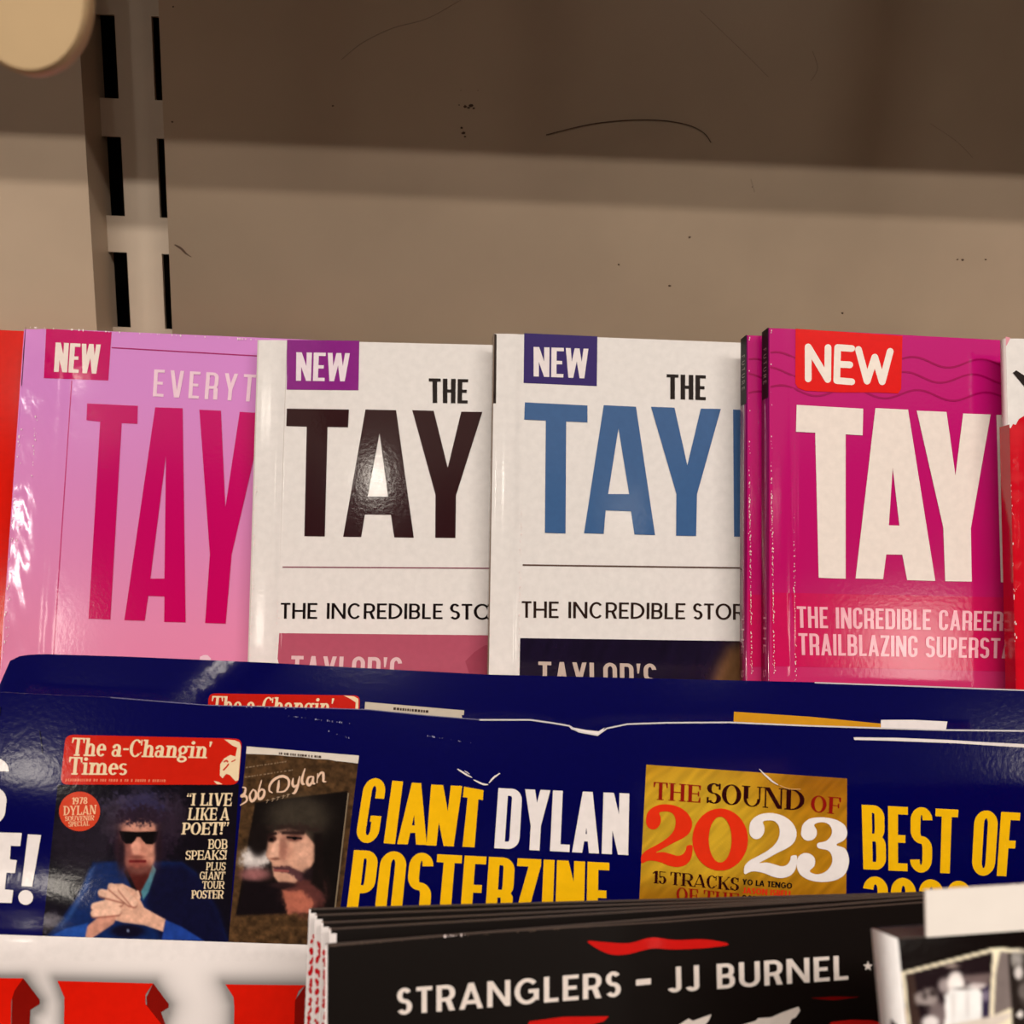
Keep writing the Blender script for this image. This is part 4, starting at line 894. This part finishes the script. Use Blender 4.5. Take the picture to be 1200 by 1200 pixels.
def draw6(pr, s):
    c = pr.crop(380, 780, 2.857)
    c.text('STRANGLERS', [(243, 1081), (992, 1022), (992, 1106), (243, 1169)], LET, 2, 'geo', tv=.16, th=.15, gap=.13)
    c.poly([(1043, 1051), (1093, 1046), (1093, 1066), (1043, 1071)], LET, 2)
    c = pr.crop(640, 1080, 3)
    c.text('JJ BURNEL', [(425, 160), (1059, 117), (1061, 203), (427, 249)], LET, 2, 'geo', tv=.16, th=.15, gap=.13)
    c.poly([(1130+(18 if k % 2 == 0 else 7.5)*math.sin(k*math.pi/5), 156-(18 if k % 2 == 0 else 7.5)*math.cos(k*math.pi/5)) for k in range(10)], LET, 2)
    rr = ink((200, 26, 22)); rd = ink((110, 8, 8))
    c.poly(cat_rom([(145, 68), (200, 71), (290, 75), (370, 55), (450, 64), (560, 62), (642, 79), (560, 92), (450, 97), (370, 94), (290, 113), (230, 115), (180, 95)], 4, True), rr, 2)
    c.poly([(-60, 350), (60, 334), (220, 332), (200, 350), (120, 372), (-80, 400)], rr, 2); c.poly([(1000, 352), (1070, 344), (1140, 346), (1200, 360), (1200, 420), (980, 400)], rr, 2); c.poly([(930, 268), (1010, 262), (1100, 264), (1010, 276)], rd, 2)
    c.poly([(465, 362), (500, 340), (515, 348), (580, 325), (572, 345), (556, 366), (540, 420), (470, 420)], LET, 2); c.poly([(690, 362), (735, 348), (745, 338), (790, 336), (830, 318), (886, 298), (892, 312), (876, 336), (862, 342), (850, 372), (700, 420)], LET, 2)
    c.poly([(600, 380), (700, 372), (900, 366), (900, 440), (600, 440)], ink((60, 48, 42)), 1)
    pr.poly([(384, 1108), (560, 1092.3), (780, 1079), (1090, 1055.5), (1300, 1040), (1300, 1041.5), (1090, 1057.5), (780, 1081), (560, 1094), (384, 1109.6)], ink((70, 54, 46), .5), 1)
    flecks(pr, (520, 1097), (545, 1095), 10, FLECK, 3, .8, 1.2); flecks(pr, (384, 1108.5), (700, 1085), 30, ink((110, 92, 80)), 3, .8, .9)
TF = .0016
ly = R(23.0)
for k, (ax, ay, yaw, sl, yy, lab) in enumerate(((384, 1108.5, 12.0, -.080, .158, 'black music magazine with white band name, at the front of its stack'),
        (388, 1090, 11.0, -.058, .1635, 'black music magazine directly behind the front one of the stack'),
        (379, 1082.5, 10.2, -.047, .1680, 'third black music magazine back in the stack'),
        (371.5, 1073.5, 9.4, -.034, .1725, 'fourth black music magazine back, its white spine stepping out left'),
        (364.5, 1066.5, 8.6, -.026, .1770, 'rearmost black music magazine of the stack, its white spine farthest left'))):
    rl = roll_for(ly, R(yaw), 640, ay-15, sl)
    magazine('magazine', lab, 'magazine', FR, (ly, R(yaw), rl), (ax, ay), yy, .19, TF, L3, COAL, (ink((232, 224, 222), .5), spine6), draw=draw6 if k == 0 else wrap(ax, ay), edge=ink((58, 44, 36), .6), inset=.0004)

# ------------------------------------------------------------------ thick book at the lower right with a blank card
def book_photo(x, y):
    p = Paint(x, y, (26, 18, 16)); p.poly([(335, 715), (985, 545), (1040, 545), (1300, 560), (1300, 1400), (420, 1400)], (224, 214, 190), 4)
    p.poly([(362, 730), (975, 572), (978, 600), (945, 1050), (870, 1400), (430, 1400)], (40, 30, 34), 4)
    p.poly([(1030, 570), (1085, 574), (1100, 690), (1120, 960), (985, 1020), (1000, 720)], (120, 110, 108), 6); p.poly([(1085, 574), (1300, 590), (1300, 1400), (1130, 1400), (1110, 950)], (46, 40, 38), 5)
    p.poly([(372, 735), (425, 722), (470, 1060), (480, 1400), (430, 1400)], (66, 52, 48), 4)
    p.ell(520, 900, 76, 66, (150, 140, 138), 16, 1, 26, 40); p.ell(500, 960, 60, 14, (40, 32, 34), 10); p.ell(690, 670, 46, 14, (150, 136, 130), 10); p.ell(640, 810, 44, 52, (150, 140, 140), 16); p.ell(720, 790, 60, 80, (226, 218, 216), 14)
    p.poly([(640, 880), (720, 820), (860, 810), (910, 860), (900, 1040), (840, 1080), (640, 1100), (640, 960)], (246, 242, 240), 12, 1, 16, 60); p.ell(590, 1010, 60, 90, (130, 118, 118), 20, .8); p.ell(540, 1070, 60, 50, (210, 204, 204), 16); p.ell(880, 800, 60, 34, (200, 190, 190), 12); p.poly([(760, 740), (970, 720), (950, 800), (800, 790)], (110, 96, 96), 14)
    p.poly([(905, 830), (960, 800), (955, 1040), (900, 1060)], (54, 46, 70), 8); p.ell(930, 880, 26, 40, (140, 130, 146), 10, .8)
    p.poly([(640, 1090), (1040, 1010), (1100, 1000), (1110, 1030), (1000, 1100), (1040, 1400), (560, 1400)], (200, 190, 180), 10)
    p.ell(1170, 620, 22, 60, (150, 146, 144), 10, 1, 10, 20); p.ell(1160, 720, 30, 46, (206, 200, 198), 10); p.ell(1130, 620, 24, 60, (170, 166, 162), 10, .8); p.poly([(1140, 1020), (1175, 980), (1195, 1010), (1175, 1040)], (226, 220, 216), 6); p.ell(1200, 850, 40, 60, (140, 132, 130), 14, .7)
    p.ell(1250, 760, 60, 200, (90, 84, 82), 30, .8, 40, 40); p.poly([(330, 980), (362, 970), (380, 1200), (340, 1300)], (232, 150, 30), 5); p.c = np.clip((p.c-28)*1.22+16, 6, 252); p.ell(560, 860, 30, 26, (60, 50, 50), 12); p.ell(500, 880, 20, 30, (80, 70, 70), 10); p.ell(700, 950, 14, 90, (214, 204, 202), 14, .6); p.ell(800, 930, 12, 100, (206, 196, 196), 14, .6); p.ell(770, 830, 60, 10, (90, 76, 76), 8, .7); p.noise(.06, 80); return p.c
bp = (R(25.0), R(9.6), 0.0)
SPW = ink((250, 247, 246), .5)
def spine7(sp, T):
    sp.poly([(T*.2, .0125), (T*.5, .012), (T*.6, .0140), (T*.3, .0150)], ink((120, 112, 116)), 1)
def draw7(pr, s):
    c = pr.crop(1000, 1020, 6)
    c.image([(318, 480), (1500, 400), (1560, 1500), (372, 1500)], 110, 90, book_photo, 1)
    c.poly([(300, 478), (1600, 380), (1600, 386), (300, 484)], ink((70, 58, 52)), 2)
rl = roll_for(bp[0], bp[1], 1120, 1092, -.075)
book, bs = magazine('book', 'thick book with white spine and framed photo cover, lower right corner', 'book', None, (bp[0], bp[1], rl), (1052, 1100), .128, .15, .0068, 1.03, ink((30, 22, 18)), (SPW, spine7), draw=draw7, edge=ink((66, 52, 46)), inset=.0001, paper=plain('shaded_page_edges', (64, 48, 40), .7, 900, .3))  # page block coloured dark to stand in for shadow on the book's top
# the card rests on the cover in front of the book's top edge
cm = MB(); CARD = plain('white_card', (244, 236, 228), .6, 300, .06, .02)
u, v = bs.uv(np.array([1082.0]), np.array([1096.5])); Pb = bs.O+bs.U*u[0]+bs.V*v[0]+bs.N*.0006
cl = R(17.0); cU, cV = axes(cl, bp[1], roll_for(cl, bp[1], 1130, 1090, -.070)); cs = Surf(Pb, cU, cV, 0.0)
u, v = cs.uv(np.array([1082.0]), np.array([1043.0])); ch = float(v[0])
cm.box(0, -.0003, 0, .05, .0002, ch, CARD)
card = cm.build('price_card'); card.matrix_world = cs.M()
tag(card, 'blank white card standing against the top of the book, lower right', 'card')

# ------------------------------------------------------------------ cream rounded tag hanging from the shelf above, top left
m = MB(); CT = plain('cream_card', (196, 166, 124), .6, 90, .12, .06)
ty = .15; cc = at(np.array(33.0), np.array(-6.0), ty); rx = 66/F*ty*1.03; rz = 76/F*ty*1.06
prof = [(cc[0]+rx*math.cos(a), cc[2]+rz*math.sin(a)) for a in np.linspace(math.pi, 2*math.pi, 33)]
prof = [(cc[0]-rx, 1.75)]+prof+[(cc[0]+rx, 1.75)]; n = len(prof); Vv = []
for dy, k in ((-.0016, .95), (-.0010, 1.0), (.0010, 1.0), (.0016, .95)):
    for x, z in prof: Vv.append((cc[0]+(x-cc[0])*k, ty+dy, z if z > 1.74 else cc[2]+(z-cc[2])*k if z < cc[2] else z))
Fc = [(r*n+i, r*n+i+1, (r+1)*n+i+1, (r+1)*n+i) for r in range(3) for i in range(n-1)]+[tuple(range(n-1, -1, -1)), tuple(range(3*n, 4*n))]+[(r*n+n-1, r*n, (r+1)*n, (r+1)*n+n-1) for r in range(3)]
m.add(Vv, Fc, CT)
tag(m.build('hanging_tag'), 'cream rounded tag hanging in the top left corner', 'hanging tag')
